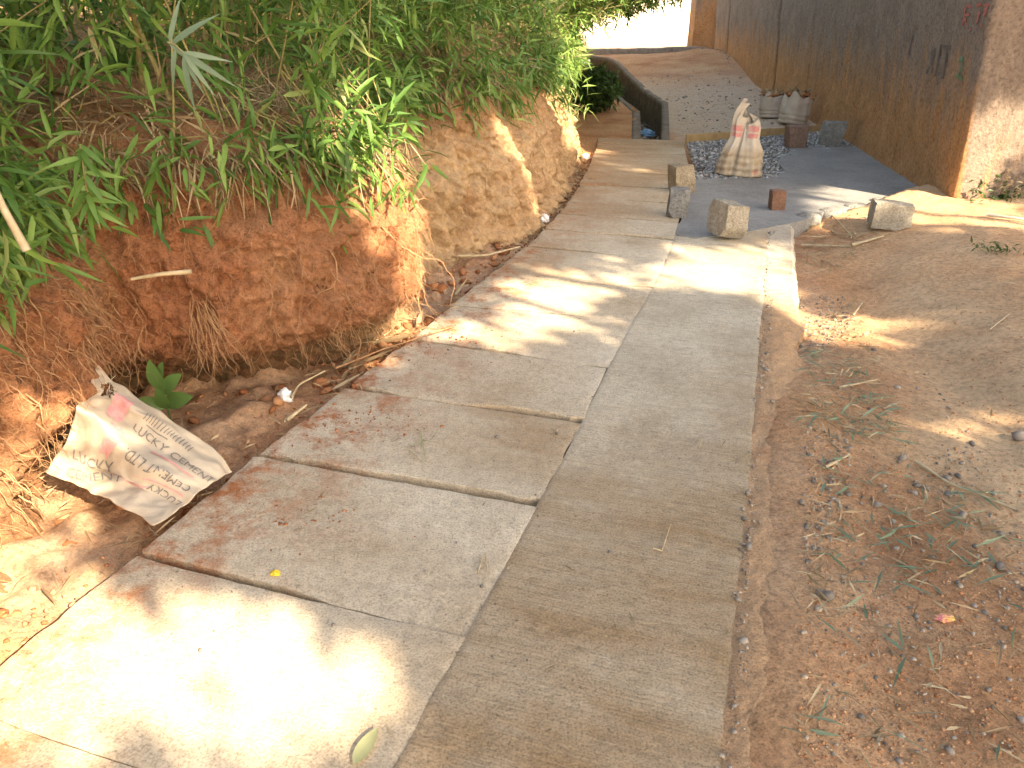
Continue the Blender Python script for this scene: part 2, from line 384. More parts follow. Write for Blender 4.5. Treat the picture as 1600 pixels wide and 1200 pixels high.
def graded(lo, hi, step, far_lo, far_hi):
    a = list(np.arange(lo, hi, step)); s = step
    x = a[-1]
    while x < far_hi: s *= 1.22; x += s; a.append(x)
    s = step; x = a[0]; pre_ = []
    while x > far_lo: s *= 1.22; x -= s; pre_.append(x)
    return np.array(pre_[::-1]+a)
gx = graded(-2.6, 6.0, .034, -400, 400); gy = graded(.6, 12.5, .036, -300, 600)
X, Y = np.meshgrid(gx, gy); Z = ground_h(X, Y)
F = gridF(len(gy), len(gx))
ditch_poly = [(x+.05, y) for x, y in DITCH_R]+[(x-.05, y) for x, y in DITCH_L[::-1]]
cx = X.ravel()[F].mean(1); cy = Y.ravel()[F].mean(1)
# refine the hole: faces of the far drain are removed and lined by the channel walls
F = F[~inpoly(cx, cy, ditch_poly)]
xo = xat(OUTER, np.clip(Y, -2.4, 6.1)); d = X-xo
PP = xyz(X, Y, 0*X)
gray = .6*np.exp(-np.clip(d, 0, 9)**2/.10)*(fbm(PP*2.1, 3, 5)*.8+.35)*(Y < 7)
gray = np.maximum(gray, .95*sstep(9.6, 10.6, Y)*(1-sstep(15.5, 19, Y+.5*fbm(PP*.6, 3, 8)))*sstep(2.0, 2.4, X))
gray = np.clip(gray, 0, 1)
tan = np.clip(.8*sstep(.15, .8, d)*(fbm(PP*.7+9, 3, 2)*1.2+.6)*(Y < 9)+.9*sstep(25, 30, Y), 0, 1)
g = obj('ground', mesh('ground', xyz(X, Y, Z), F, {'gray': gray, 'tan': tan}, True), M['ground'])
tag(g, 'red laterite earth ground with dusty verge along the path', 'ground', kind='structure')

# ---------------------------------------------------------------- earth bank on the left
BASE = [(-1.95, -9), (-1.85, -4), (-1.72, 0), (-1.70, 1.6), (-1.74, 2.2), (-1.80, 2.60), (-1.85, 2.86), (-1.72, 3.06), (-1.40, 3.14), (-1.18, 3.22), (-.96, 3.36), (-.78, 3.58), (-.68, 3.82), (-.64, 4.06), (-.72, 4.48), (-.66, 4.95), (-.25, 5.35), (.08, 5.8), (.27, 6.4), (.47, 7.3), (.66, 8.2), (.78, 9.2), (.82, 10.2), (.85, 11.5), (.98, 13), (1.12, 16), (1.2, 20), (1.2, 26), (-2, 30), (-8, 33)]
bl, _ = polyline(BASE, .014)
keep = np.ones(len(bl), bool); far = (bl[:, 1] > 11.5) | (bl[:, 1] < 1.0); keep[far] = (np.arange(len(bl)) % 4 == 0)[far]
bs = smooth1(bl, 19)[keep]
tn = nrm(np.gradient(smooth1(bl, 87), axis=0))[keep]
NX = np.stack([tn[:, 1], -tn[:, 0]], -1)
yb = bs[:, 1]
def bump01(a, b, c, d_, x): return sstep(a, b, x)*(1-sstep(c, d_, x))
Hs = .93+.07*np.interp(yb, [-9, 2, 3.3, 4.2, 4.8, 6, 9, 14, 20], [0, .2, .6, .4, 1.2, 2.0, 1.2, 1.0, .6])+.05*vnoise(xyz(yb*1.7, 0*yb, 0*yb), 4)
NF, NT = 104, 26
tt = np.linspace(0, 1, NF)
under = bump01(1.7, 2.6, 3.95, 4.2, yb)
fl = bump01(4.15, 4.6, 60, 70, yb)
S2, T2 = np.meshgrid(np.arange(len(bs)), tt, indexing='ij')
U = under[:, None]; FLU = fl[:, None]; Zf = -.09+T2*(Hs[:, None]+.09)
off_under = .24*sstep(.10, .40, T2)-.14*sstep(.62, 1.0, T2)
off_plain = -.16*T2**1.3+.16*(1-sstep(0, .34, T2))
off_flute = -.34*T2**.8+.05*np.sin(T2*5)+.07*(1-sstep(0, .2, T2))
off_under = off_under-.12*bump01(2.6, 2.85, 3.4, 3.75, yb)[:, None]*(1-sstep(.16, .40, T2))
off = U*off_under+(1-U)*((1-FLU)*off_plain+FLU*off_flute)
Bx = bs[:, 0][:, None]+NX[:, 0][:, None]*off; By = bs[:, 1][:, None]+NX[:, 1][:, None]*off
PB = xyz(Bx, By, Zf)
n1 = fbm(PB*np.array([2.2, 2.2, .9]), 4, 31)*.14*np.where(FLU > .5, 1.15, .75)
ridg = 1-np.abs(fbm(PB*np.array([3.4, 3.4, .55])+5, 3, 37)); n2 = (ridg-.75)*.17*FLU
n3 = fbm(PB*7, 4, 41)*.06+fbm(PB*20, 3, 43)*.044+fbm(PB*np.array([52, 52, 26]), 2, 44)*.034*(1-.65*FLU)
crumb = -np.clip(fbm(PB*np.array([11, 11, 7]), 3, 47)-.10, 0, 1)*.17-np.clip(fbm(PB*26, 2, 48)-.25, 0, 1)*.06
crumb = crumb-.05*np.clip(.12-np.abs(fbm(PB*np.array([9, 9, 2.2])+2, 3, 49)), 0, 1)/.12*FLU
dis = (n1*sstep(0, .12, T2)+n2*sstep(.0, .25, T2)+n3+crumb)
Bx = Bx+NX[:, 0][:, None]*dis; By = By+NX[:, 1][:, None]*dis
Zf = Zf+fbm(PB*6+31, 3, 51)*.015*sstep(0, .1, T2)
# terrace behind the lip
dd = .012*(1.29**np.arange(NT)); dd = np.cumsum(dd)
bk = nrm(-NX*.5+np.array([-.95, .10])[None])
lip = np.stack([Bx[:, -1], By[:, -1], Zf[:, -1]], -1)
Tx = lip[:, 0][:, None]+bk[:, 0][:, None]*dd[None]; Ty = lip[:, 1][:, None]+bk[:, 1][:, None]*dd[None]
PT = xyz(Tx, Ty, 0*Tx)
Tz = lip[:, 2][:, None]+.10*sstep(0, .3, dd)[None]+.18*np.clip(dd-.1, 0, 8)[None]+(fbm(PT*3, 4, 61)*.07+fbm(PT*14, 3, 63)*.02)*sstep(0, .15, dd)[None]
BV = np.concatenate([xyz(Bx, By, Zf), xyz(Tx, Ty, Tz)], 1)
nc = NF+NT
tanw = np.concatenate([FLU*(.95-.55*sstep(.55, .95, T2))*np.ones_like(T2)+(1-FLU)*.35*bump01(3.85, 4.0, 9, 10, yb)[:, None], np.repeat((.3+.3*fl)[:, None], NT, 1)], 1)
tanw = np.clip(tanw+.25*fbm(BV*1.6, 3, 71)+.25*(1-U*np.ones(nc)[None])*(1-FLU), 0, 1)
undercut_shade = np.clip(U*np.concatenate([.9*(1-sstep(.10, .40, T2)), np.zeros((len(bs), NT))], 1)+.0, 0, 1)  # foot below the overhang darkened: shade of the recess put into the colour
bank = obj('earth_bank', mesh('earth_bank', BV, gridF(len(bs), nc)[:, ::-1], {'tan': tanw, 'gray': undercut_shade}, True), M['bank'])
tag(bank, 'steep cut red earth bank beside the slab path with undercut foot', 'bank', kind='structure')
def bank_at(y, t):
    """surface point and outward normal of the cut face near path distance y"""
    i = int(np.argmin(np.abs(yb-y))); j = int(np.clip(t*(NF-1), 0, NF-1))
    return BV[i, j].copy(), np.array([NX[i, 0], NX[i, 1], 0.0]), i

# ---------------------------------------------------------------- concrete path
path = empty('concrete_path'); tag(path, 'concrete footpath of cover slabs with a brushed strip alongside', 'path', kind='structure')
def block_top(q, nu, nv, thick, z=0, jit=.006, seed=0, tilt=(0, 0), open0=.004, open1=.004, openr=.001):
    """slab from 4 corners (left-near, right-near, right-far, left-far): irregular edged top with sides"""
    q = [np.array(c, float) for c in q]
    u = np.linspace(0, 1, nu)[None, :]; v = np.linspace(0, 1, nv)[:, None]
    x = (1-v)*((1-u)*q[0][0]+u*q[1][0])+v*((1-u)*q[3][0]+u*q[2][0]); y = (1-v)*((1-u)*q[0][1]+u*q[1][1])+v*((1-u)*q[3][1]+u*q[2][1])
    P = xyz(x, y, 0*x)
    eu = np.maximum(1-np.minimum(u, 1-u)/.03, 0)*np.ones_like(v); ev = np.maximum(1-np.minimum(v, 1-v)/.05, 0)*np.ones_like(u)
    e = np.maximum(eu, ev)
    x = x+fbm(P*9+seed, 3, seed+1)*jit*1.8*eu*(u < .5); y = y+fbm(P*9+7+seed, 3, seed+2)*jit*1.2*eu*(u < .5)
    axv = q[3]-q[0]; axv = axv/np.linalg.norm(axv); axu = q[1]-q[0]; axu = axu/np.linalg.norm(axu)
    un = u*np.ones_like(v); vn_ = v*np.ones_like(u)
    o0 = (.0012+open0*np.clip(.62+1.7*fbm(xyz(un*2.5, 0*un, 0*un+seed), 2, seed+11)+.5*fbm(xyz(un*14, 0*un, 0*un+seed), 2, seed+12), 0, 1))*np.clip(1-vn_/.12, 0, 1)
    o1 = (.0012+open1*np.clip(.25+1.5*fbm(xyz(un*2.5, 0*un, 0*un+seed), 2, seed+13)+.5*fbm(xyz(un*14, 0*un, 0*un+seed), 2, seed+14), 0, 1))*np.clip((vn_-.88)/.12, 0, 1)
    orr = (.0008+openr*np.clip(.4+1.4*fbm(xyz(vn_*3, 0*un, 0*un+seed), 3, seed+15), 0, 1))*np.clip((un-.92)/.08, 0, 1)
    x = x+axv[0]*(o0-o1)-axu[0]*orr; y = y+axv[1]*(o0-o1)-axu[1]*orr
    zz = z+fbm(P*3, 3, seed+3)*.004-.0028*e**3*(1+1.2*fbm(P*25, 2, seed+5))+tilt[0]*(u-.5)+tilt[1]*(v-.5)
    top = xyz(x, y, zz)
    idx = np.arange(nu*nv).reshape(nv, nu)
    ring = np.concatenate([idx[0, :], idx[1:, -1], idx[-1, -2::-1], idx[-2:0:-1, 0]])
    bot = top.reshape(-1, 3)[ring].copy(); bot[:, 2] -= thick; bot[:, :2] += rng.normal(0, .003, bot[:, :2].shape)
    V = np.concatenate([top.reshape(-1, 3), bot]); k = nu*nv; m = len(ring)
    F = gridF(nv, nu).tolist()+[[ring[(i+1) % m], ring[i], k+i, k+(i+1) % m] for i in range(m)]
    return V, F, k
Jw = np.array(JOINT)
def left_end(i):
    r = Jw[i]; dr = np.array([-PD[1], PD[0]])
    if r[1] > 5: a = sstep(5, 10, r[1])*R(9); dr = np.array([dr[0]*math.cos(a)-dr[1]*math.sin(a), dr[0]*math.sin(a)+dr[1]*math.cos(a)])
    for s_ in np.arange(.5, 2.0, .004):
        p = r+dr*s_
        if p[0] < xat(L_EDGE, p[1]): return p
    return r+dr*1.15
Lw = np.array([left_end(i) for i in range(len(Jw))])
for i, px in ((-15, None),):
    pass
fix = {14: (400, 714), 13: (540, 606), 12: (640, 530), 11: (705, 477), 10: (765, 430)}
for k, p in fix.items(): Lw[len(Jw)-1-k] = G(*p)[:2]
for i in range(len(Jw)-1):
    n0, n1_ = Lw[i], Lw[i+1]; r0, r1 = Jw[i], Jw[i+1]
    ax = (r1-r0)/np.linalg.norm(r1-r0); g0 = g1 = 0.0; kk = len(Jw)-1-i
    sx = np.zeros(2); ji = rng.normal(0, .010, 2)
    OP = {15: (.024, 0, 0), 14: (.044, 0, .020), 13: (.038, 0, .006), 12: (.024, 0, 0), 11: (.026, 0, 0), 10: (.024, 0, .008)}
    op = OP.get(kk, (.034, 0, 0)) if kk <= 15 else (.010, .004, 0)
    q = [n0+ax*g0-sx*ji[0], r0+ax*g0-sx, r1-ax*g1-sx, n1_-ax*g1]
    V, F, k = block_top(q, 56, 34, .085, z=rng.uniform(-.003, .003), jit=.009, seed=100+i*7, tilt=(rng.normal(0, .003), rng.normal(0, .003)), open0=op[0], open1=.004, openr=op[2])
    P = V[:, :2]
    el = np.array([np.hypot(*(p-((1-t_)*n0+t_*n1_))) for p, t_ in zip(P, np.clip(((P-n0)@ax)/np.linalg.norm(n1_-n0), 0, 1))])
    dust = np.clip(.72*(1-sstep(.03, .42+.2*math.sin(i*2.1), el))+.35*(1-sstep(.2, .9, el)), 0, 1)*(1 if r0[1] < 5 else .5)
    rt = np.clip(((P-n0)@np.array([ax[1], -ax[0]]))/np.linalg.norm(r0-n0), 0, 1); stain = np.clip(.2+.9*fbm(V*1.4, 4, 77)+.75*sstep(4.8, 7, V[:, 1])+.6*sstep(.55, 1, rt)*(r0[1] < 2.3), 0, .9)
    s_ = obj('slab', mesh('slab', V, F, {'dust': dust, 'stain': stain}, 2), M['slab'], path)
# brushed strip, haunch
ny = 420; ys = np.linspace(0, 1, ny)
def line_pts(line, y): return np.stack([xat(line, y), y], -1)
yy = np.concatenate([np.linspace(-2.4, 1.0, 30)[:-1], np.linspace(1.0, 6.08, ny)])
nu = 70; uu = np.linspace(0, 1, nu)
XJ = xat(JOINT, yy)-.0035+.006*fbm(xyz(yy*7, 0*yy, 0*yy), 3, 195); XC = xat(CRACK, yy); XO = xat(OUTER, yy)
skew = -.32   # joints run square to the path
def strip(xa, xb, n_, fn, y_of=None):
    t = np.linspace(0, 1, n_)[None, :]; x = xa[:, None]*(1-t)+xb[:, None]*t; y = yy[:, None]+0*x
    z, ex = fn(x, y, t); return xyz(x+ex, y, z)
def f_main(x, y, t):
    P = xyz(x, y, 0*x); e = np.maximum(1-np.minimum(t/.02, (1-t)/.03), 0)
    return fbm(P*2.2, 3, 201)*.005+fbm(P*14, 3, 203)*.0015-.003*np.clip(e, 0, 1)**2, fbm(P*8, 3, 207)*.010*np.clip((t-.94)/.06, 0, 1)
V1 = strip(XJ, XC-.002, nu, f_main)
def with_skirt(Vg, drop):
    nr, nc_ = Vg.shape[:2]
    a = Vg[:, :1].copy(); a[..., 2] -= drop; b = Vg[:, -1:].copy(); b[..., 2] -= drop
    W = np.concatenate([a, Vg, b], 1); c = W[:1].copy(); c[..., 2] -= drop; e = W[-1:].copy(); e[..., 2] -= drop
    return np.concatenate([c, W, e], 0)
W1 = with_skirt(V1, .10)
st = np.clip(.12+.9*fbm(W1*np.array([1.6, 1.0, 1])+3, 4, 211)+.95*(1-sstep(1.9, 3.8, W1[..., 1]))+.25*sstep(.5, 1, np.linspace(0, 1, W1.shape[1]))[None], 0, 1.0)
obj('brushed_strip', mesh('brushed_strip', W1, gridF(*W1.shape[:2]), {'dust': 0*st, 'stain': st}, 2), M['strip'], path)
def f_haunch(x, y, t):
    P = xyz(x, y, 0*x); nearf = 1-sstep(4.0, 4.5, y)
    z = -.003-.050*nearf*sstep(.25, 1.15, t)+(fbm(P*4, 3, 221)*.010+fbm(P*22, 4, 223)*.006+fbm(P*60, 2, 224)*.003)*nearf*sstep(0, .12, t)+fbm(P*9, 3, 229)*.003-.004*nearf*np.exp(-(t/.07)**2)*(.5+fbm(P*6, 2, 225))
    ed = sstep(.86, 1, t); z = z-ed*.03*(1-nearf)
    return z, fbm(P*3, 4, 227)*.07*nearf*sstep(.5, 1, t)+fbm(P*9, 3, 228)*.015*sstep(.8, 1, t)+fbm(P*10, 3, 231)*.010*(1-sstep(0, .15, t))*0
V2 = strip(XC-.012, XO+.05*(1-sstep(3.6, 4.3, yy)), 40, f_haunch); W2 = with_skirt(V2, .15)
nearw = 1-sstep(4.0, 4.6, W2[..., 1])
obj('mortar_haunch', mesh('mortar_haunch', W2, gridF(*W2.shape[:2]), {'dust': np.clip(nearw*(.2+.35*fbm(W2*3, 3, 233)), 0, 1), 'stain': np.clip(nearw*(1.6+.8*fbm(W2*2.4, 3, 235)), 0, 1.6)}, 2), M['haunch'], path)

# fresh pad
def flat_poly(poly, step, thick, zf, ejit=.02, seed=0):
    pl = np.array(poly); pl = np.concatenate([pl, pl[:1]])
    out, _ = polyline(pl, .03); out = out+np.stack([fbm(xyz(out[:, 0]*6, out[:, 1]*6, 0), 3, seed), fbm(xyz(out[:, 0]*6, out[:, 1]*6, 9), 3, seed)], -1)*ejit
    bm = bmesh.new(); vsb = [bm.verts.new((a, b, 0)) for a, b in out]; f = bm.faces.new(vsb)
    if f.normal.z < 0: bmesh.ops.reverse_faces(bm, faces=[f])
    f.normal_update()
    if f.normal.z < 0: f.normal_flip()
    x0, x1 = out[:, 0].min(), out[:, 0].max(); y0, y1 = out[:, 1].min(), out[:, 1].max()
    for xx in np.arange(x0+step, x1, step): bmesh.ops.bisect_plane(bm, geom=bm.verts[:]+bm.edges[:]+bm.faces[:], plane_co=(xx, 0, 0), plane_no=(1, 0, 0))
    for y_ in np.arange(y0+step, y1, step): bmesh.ops.bisect_plane(bm, geom=bm.verts[:]+bm.edges[:]+bm.faces[:], plane_co=(0, y_, 0), plane_no=(0, 1, 0))
    bd = [e for e in bm.edges if e.is_boundary]
    r = bmesh.ops.extrude_edge_only(bm, edges=bd); ev = [v for v in r['geom'] if isinstance(v, bmesh.types.BMVert)]; es = set(ev)
    co = np.array([v.co[:] for v in bm.verts]); z = zf(co[:, 0], co[:, 1])
    for v, zz in zip(bm.verts, z): v.co.z = zz-(thick if v in es else 0)
    bmesh.ops.recalc_face_normals(bm, faces=bm.faces[:])
    me = bpy.data.meshes.new('pad'); bm.to_mesh(me); bm.free(); return me
me = flat_poly(PADP, .09, .16, lambda x, y: .004+fbm(xyz(x*2, y*2, 0*x), 3, 301)*.006, .025, 303)
pad = tag(obj('fresh_concrete_pad', me, M['fresh']), 'freshly floated grey concrete pad at the foot of the mud wall', 'pavement', kind='structure')
# rough mortar stones along the front edge of the pad are parts of it
for k, (px, py, s) in enumerate([(1262, 343, .17), (1300, 335, .2), (1338, 328, .19), (1372, 320, .13)]):
    c = G(px, py, -.03); V, F_ = [], []
    bm = bmesh.new(); bmesh.ops.create_icosphere(bm, subdivisions=3, radius=1)
    for v in bm.verts:
        p = np.array(v.co[:]); p = np.sign(p)*np.abs(p)**.6*np.array([s*.62, .07, .055]); p += fbm(p[None]*14+k*5, 3, 310+k)[0]*.012*nrm(p[None])[0]; v.co = p
    m_ = bpy.data.meshes.new('edge_stone'); bm.to_mesh(m_); bm.free(); m_.polygons.foreach_set('use_smooth', [True]*len(m_.polygons))
    o = obj('edge_stone', m_, M['rock_grey'], pad, c); o.rotation_euler = (.1, 0, R(14)+rng.normal(0, .1))
# gravel bed (uncountable): stones on a thin bed
def scatter_poly(poly, n):
    p = np.array(poly); lo, hi = p[:, :2].min(0), p[:, :2].max(0); out = []
    while len(out) < n:
        q = rng.uniform(lo, hi, (n*2, 2)); q = q[inpoly(q[:, 0], q[:, 1], poly)]; out.extend(q.tolist())
    return np.array(out[:n])
q = scatter_poly(GRAVP, 5200)
V, F, t_ = pebbles(xyz(q[:, 0], q[:, 1], -.035+rng.uniform(0, .034, len(q))), rng.uniform(.024, .05, len(q)))
tag(obj('gravel', mesh('gravel', V, F, {'tint': t_}), M['gravel']), 'bed of blue grey crushed gravel between board and fresh concrete', 'gravel', kind='stuff')

# ---------------------------------------------------------------- open drain
dr = empty('open_drain'); tag(dr, 'open drain channel with ribbed mortar walls behind the slabs', 'drain', kind='structure')
def wall_ribbon(line, side, ztop, zbot, lipw, name, rib=.13):
    pts, s = polyline(line, .02); tnv = nrm(np.gradient(smooth1(pts, 15), axis=0)); nx = np.stack([tnv[:, 1], -tnv[:, 0]], -1)*side
    gh = ground_h(pts[:, 0]+nx[:, 0]*.2, pts[:, 1]+nx[:, 1]*.2)+ztop
    rows = []
    for k, zf in enumerate(np.linspace(0, 1, 12)):
        z = zbot+(gh-zbot)*zf; r = .03*np.abs(np.sin(s/rib*math.pi))+fbm(xyz(s*9, 0*s+zf*5, 0*s), 3, 401)*.012
        rows.append(np.stack([pts[:, 0]-nx[:, 0]*r, pts[:, 1]-nx[:, 1]*r, z], -1))
    for wv in (.03, lipw*.6, lipw):
        rows.append(np.stack([pts[:, 0]+nx[:, 0]*wv, pts[:, 1]+nx[:, 1]*wv, gh+.008+fbm(xyz(s*6, 0*s+wv*9, 0*s), 3, 403)*.012], -1))
    e = rows[-1].copy(); e[:, 2] -= .2; rows.append(e)
    V = np.stack(rows, 1); return obj(name, mesh(name, V, gridF(*V.shape[:2]), None, True), M['channel'], dr)
wall_ribbon(DITCH_R, 1, .0, -.75, .08, 'channel_wall'); wall_ribbon(DITCH_L, -1, .0, -.75, .10, 'channel_wall')
pl = DITCH_R+DITCH_L[::-1]
V = np.array([(x, y, -.62) for x, y in pl]); 
fl_o = obj('channel_floor', mesh('channel_floor', V, [list(range(len(pl)))[::-1]]), M['clod'], dr)
q = scatter_poly([(x, y) for x, y in pl], 700)
V, F, t_ = pebbles(xyz(q[:, 0], q[:, 1], -.6+rng.uniform(0, .05, len(q))), rng.uniform(.03, .13, len(q)), .4)
tag(obj('channel_debris', mesh('channel_debris', V, F, {'tint': t_}), M['pebble'], dr), kind='stuff')
# low wall crossing at the far end
lw = [(1.9, 23.6), (3.2, 23.7), (4.6, 23.5), (5.6, 23.4)]
pts, s = polyline(lw, .05); gh = ground_h(pts[:, 0], pts[:, 1])
V = []
for off_, z_ in ((-.02, -.1), (0, .13), (.03, .15), (.25, .16), (.3, -.1)):
    V.append(np.stack([pts[:, 0], pts[:, 1]+off_+.012*np.abs(np.sin(s/.08*math.pi))*(off_ < .01), gh+z_], -1))
V = np.stack(V, 1)
tag(obj('low_drain_wall', mesh('low_drain_wall', V, gridF(*V.shape[:2]), None, True), M['channel']), 'low ribbed mortar wall crossing the far end of the alley', 'wall')

# ---------------------------------------------------------------- mud wall building on the right
WALL_H = 3.9; LEAN = -.06
foot = WALLP[::-1]+[(12.0, 6.95)]
fp, s = polyline(foot, .045); fps = fp.copy()
nz = 84; zz = np.linspace(-.25, WALL_H, nz)
tnv = nrm(np.gradient(fp, axis=0)); tnv = nrm(smooth1(tnv, 5)); nx = np.stack([tnv[:, 1], -tnv[:, 0]], -1)*1.0
# outward is to the left of the direction of travel when walking from far to corner then right
ow = -np.stack([-tnv[:, 1], tnv[:, 0]], -1)
scorner = np.linalg.norm(np.diff(np.array(WALLP), axis=0), axis=1).sum()
def wall_pt(si, z, extra=0.0):
    i = np.clip(np.searchsorted(s, si), 0, len(s)-1)
    P = xyz(fp[i, 0], fp[i, 1], z)
    dsp = wall_disp(P, s[i])
    face = (s[i] < scorner)
    return np.array([P[0]+ow[i, 0]*(dsp+extra)+LEAN*max(z, 0), P[1]+ow[i, 1]*(dsp+extra), z])
def wall_disp(P, sv):
    r = fbm(P*1.3, 3, 501)*.025+fbm(P*6, 4, 503)*.012+fbm(P*26, 3, 505)*.005-np.clip(fbm(P*9, 3, 509)-.3, 0, 1)*.05
    r = r+.05*np.exp(-np.clip(P[..., 2], 0, 9)/.18)*.8
    for sg, wd, dp in GROOVES: r = r-dp*np.exp(-((sv-sg)/wd)**2)*sstep(-.2, .5, P[..., 2])
    return r
def s_of_y(y):
    w_ = np.array(foot[:4]); return np.interp(-y, -w_[:, 1], np.r_[0, np.cumsum(np.linalg.norm(np.diff(w_, axis=0), axis=1))])
GROOVES = [(s_of_y(15.2), .05, .07), (s_of_y(20.2), .05, .05), (s_of_y(12.6), .035, .02)]
PW = xyz(fp[:, 0][:, None], fp[:, 1][:, None], zz[None, :]); SV = s[:, None]+0*PW[..., 0]
dsp = wall_disp(PW, SV)
WX = PW[..., 0]+ow[:, 0][:, None]*dsp+LEAN*np.clip(PW[..., 2], 0, 9); WY = PW[..., 1]+ow[:, 1][:, None]*dsp
low = np.clip(1.15-PW[..., 2]/1.35, 0, 1)*np.where(SV > scorner+.02, .25, 1.0)  # mud splash low down; front face coloured darker to offset the sun on it
crack = 0*low
for sg, wd, dp in GROOVES: crack = np.maximum(crack, (dp/.07)*.85*np.exp(-((SV-sg)/(wd*1.1))**2))
house = empty('mud_wall_building', (3.8, 6.62, 0)); tag(house, 'tall mud plastered wall of a building flanking the alley with painted marks', 'building')
HP = np.array([3.8, 6.62, 0])
obj('wall', mesh('wall', xyz(WX, WY, PW[..., 2])-HP, gridF(len(fp), nz), {'low': low, 'crack': crack}, True), M['wall'], house)
top = np.array([(x+LEAN*WALL_H, y, WALL_H-.03) for x, y in foot]+[(12, 22, WALL_H-.03)])-HP
side = np.array([(12, 6.95, -.3), (12, 22, -.3), (5.35, 22, -.3), (12, 6.95, WALL_H), (12, 22, WALL_H), (5.35+LEAN*WALL_H, 22, WALL_H)])-HP
V = np.concatenate([top, side]); nT = len(top)
obj('roof_slab', mesh('roof_slab', V, [list(range(nT)), [nT, nT+1, nT+4, nT+3], [nT+1, nT+2, nT+5, nT+4]], {'low': np.zeros(len(V)), 'crack': np.zeros(len(V))}), M['wall'], house)
# painted marks: strokes following the plaster, placed by distance back from the corner (metres) and height
def wall_stroke(name, m, strokes, wdt):
    V = []; F = []
    for st_ in strokes:
        pts, _ = polyline(st_, .02)
        for k, (b, z) in enumerate(pts):
            t_ = pts[min(k+1, len(pts)-1)]-pts[max(k-1, 0)]; t_ = t_/np.linalg.norm(t_); n_ = np.array([-t_[1], t_[0]])*wdt*.5*(1+.35*math.sin(k*1.7+b*9))
            o_ = len(V)
            for e in (-1, 1):
                V.append(wall_pt(scorner-(b+e*n_[0]), z+e*n_[1], .006)-HP)
            if k: F.append([o_-2, o_-1, o_+1, o_])
    obj(name, mesh(name, np.array(V), F), m, house)
# distance back from the corner increases to the left in view; letters are drawn mirrored accordingly
def L_(b0, z0, wdt, hgt, segs): return [[(b0-wdt*u, z0+hgt*v) for u, v in sg] for sg in segs]
Rr = [[(0, 0), (0, 1), (.8, .85), (.75, .55), (0, .5), (.9, 0)]]; Dot = [[(0, .0), (.3, .12)]]
Sev = [[(0, .95), (.9, 1), (.35, 0)]]; Aa = [[(0, 0), (.4, 1), (.85, 0)], [(.2, .4), (.65, .4)]]; Ii = [[(0, 0), (.05, 1)]]; Tt = [[(-.1, 1), (.9, 1)], [(.4, 1), (.45, 0)]]; Two = [[(0, .8), (.4, 1), (.8, .7), (.1, .1), (.9, 0), (.9, .3)]]
for seg in (L_(.47, 1.40, .13, .17, Rr), L_(.31, 1.38, .05, .12, Dot), L_(.27, 1.40, .10, .17, Sev), L_(.15, 1.40, .10, .17, Sev)): wall_stroke('red_marking', M['gred'], seg, .02)
for seg in (L_(1.75, 1.08, .1, .22, Ii), L_(1.15, .98, .16, .24, Aa), L_(.93, .98, .1, .26, Ii), L_(.84, .96, .2, .27, Tt)): wall_stroke('black_marking', M['gblack'], seg, .026)
wall_stroke('green_marking', M['ggreen'], L_(.46, 1.0, .14, .16, Two), .03)
# second wall further back and the sunlit house beyond
def boxmesh(name, x0, x1, y0, y1, z0, z1, step=.25, amp=.03, seed=1):
    bm = bmesh.new(); bmesh.ops.create_cube(bm, size=1)
    for v in bm.verts: v.co = ((x0+x1)/2+v.co.x*(x1-x0), (y0+y1)/2+v.co.y*(y1-y0), (z0+z1)/2+v.co.z*(z1-z0))
    for ax, a, b in ((0, x0, x1), (1, y0, y1), (2, z0, z1)):
        for c in np.arange(a+step, b-1e-4, step):
            no = [0, 0, 0]; no[ax] = 1; co = [0, 0, 0]; co[ax] = c
            bmesh.ops.bisect_plane(bm, geom=bm.verts[:]+bm.edges[:]+bm.faces[:], plane_co=co, plane_no=no)
    co = np.array([v.co[:] for v in bm.verts]); n_ = np.stack([fbm(co*1.7+k*9, 3, seed+k) for k in range(3)], -1)*amp
    for v, e in zip(bm.verts, n_): v.co += Vector(e.tolist())
    me = bpy.data.meshes.new(name); bm.to_mesh(me); bm.free()
    for k in ('low', 'crack'):
        at = me.attributes.new(k, 'FLOAT', 'POINT'); z = np.array([v.co.z for v in me.vertices])
        at.data.foreach_set('value', np.clip(1.5-z/1.6, 0, 1) if k == 'low' else 0*z)
    return me
fw = obj('rear_mud_wall', boxmesh('rear_mud_wall', 5.13, 9.5, 23.9, 24.6, -.3, 3.6, .3, .02, 5), M['wall'])
tag(fw, 'orange mud wall end standing behind the tall building', 'wall')
hs = empty('pale_house', (9, 46, -.3)); tag(hs, 'pale sunlit house wall beyond the end of the alley', 'building')
def rel(me, o):
    for v in me.vertices: v.co -= o.location
    return me
obj('wall', rel(boxmesh('house_wall', -9, 22, 44, 52, -.6, 5.2, 1.0, .02, 6), hs), M['plaster'], hs)
rb = bmesh.new()
rv = [rb.verts.new(Vector(p)-hs.location) for p in [(-9.6, 43.4, 5.1), (22.6, 43.4, 5.1), (22.6, 52.6, 5.1), (-9.6, 52.6, 5.1), (-9.6, 48, 7.6), (22.6, 48, 7.6)]]
for f in ((0, 1, 5, 4), (2, 3, 4, 5), (1, 2, 5), (3, 0, 4), (3, 2, 1, 0)): rb.faces.new([rv[i] for i in f])
me = bpy.data.meshes.new('roof'); rb.to_mesh(me); rb.free(); obj('roof', me, M['brick'], hs)

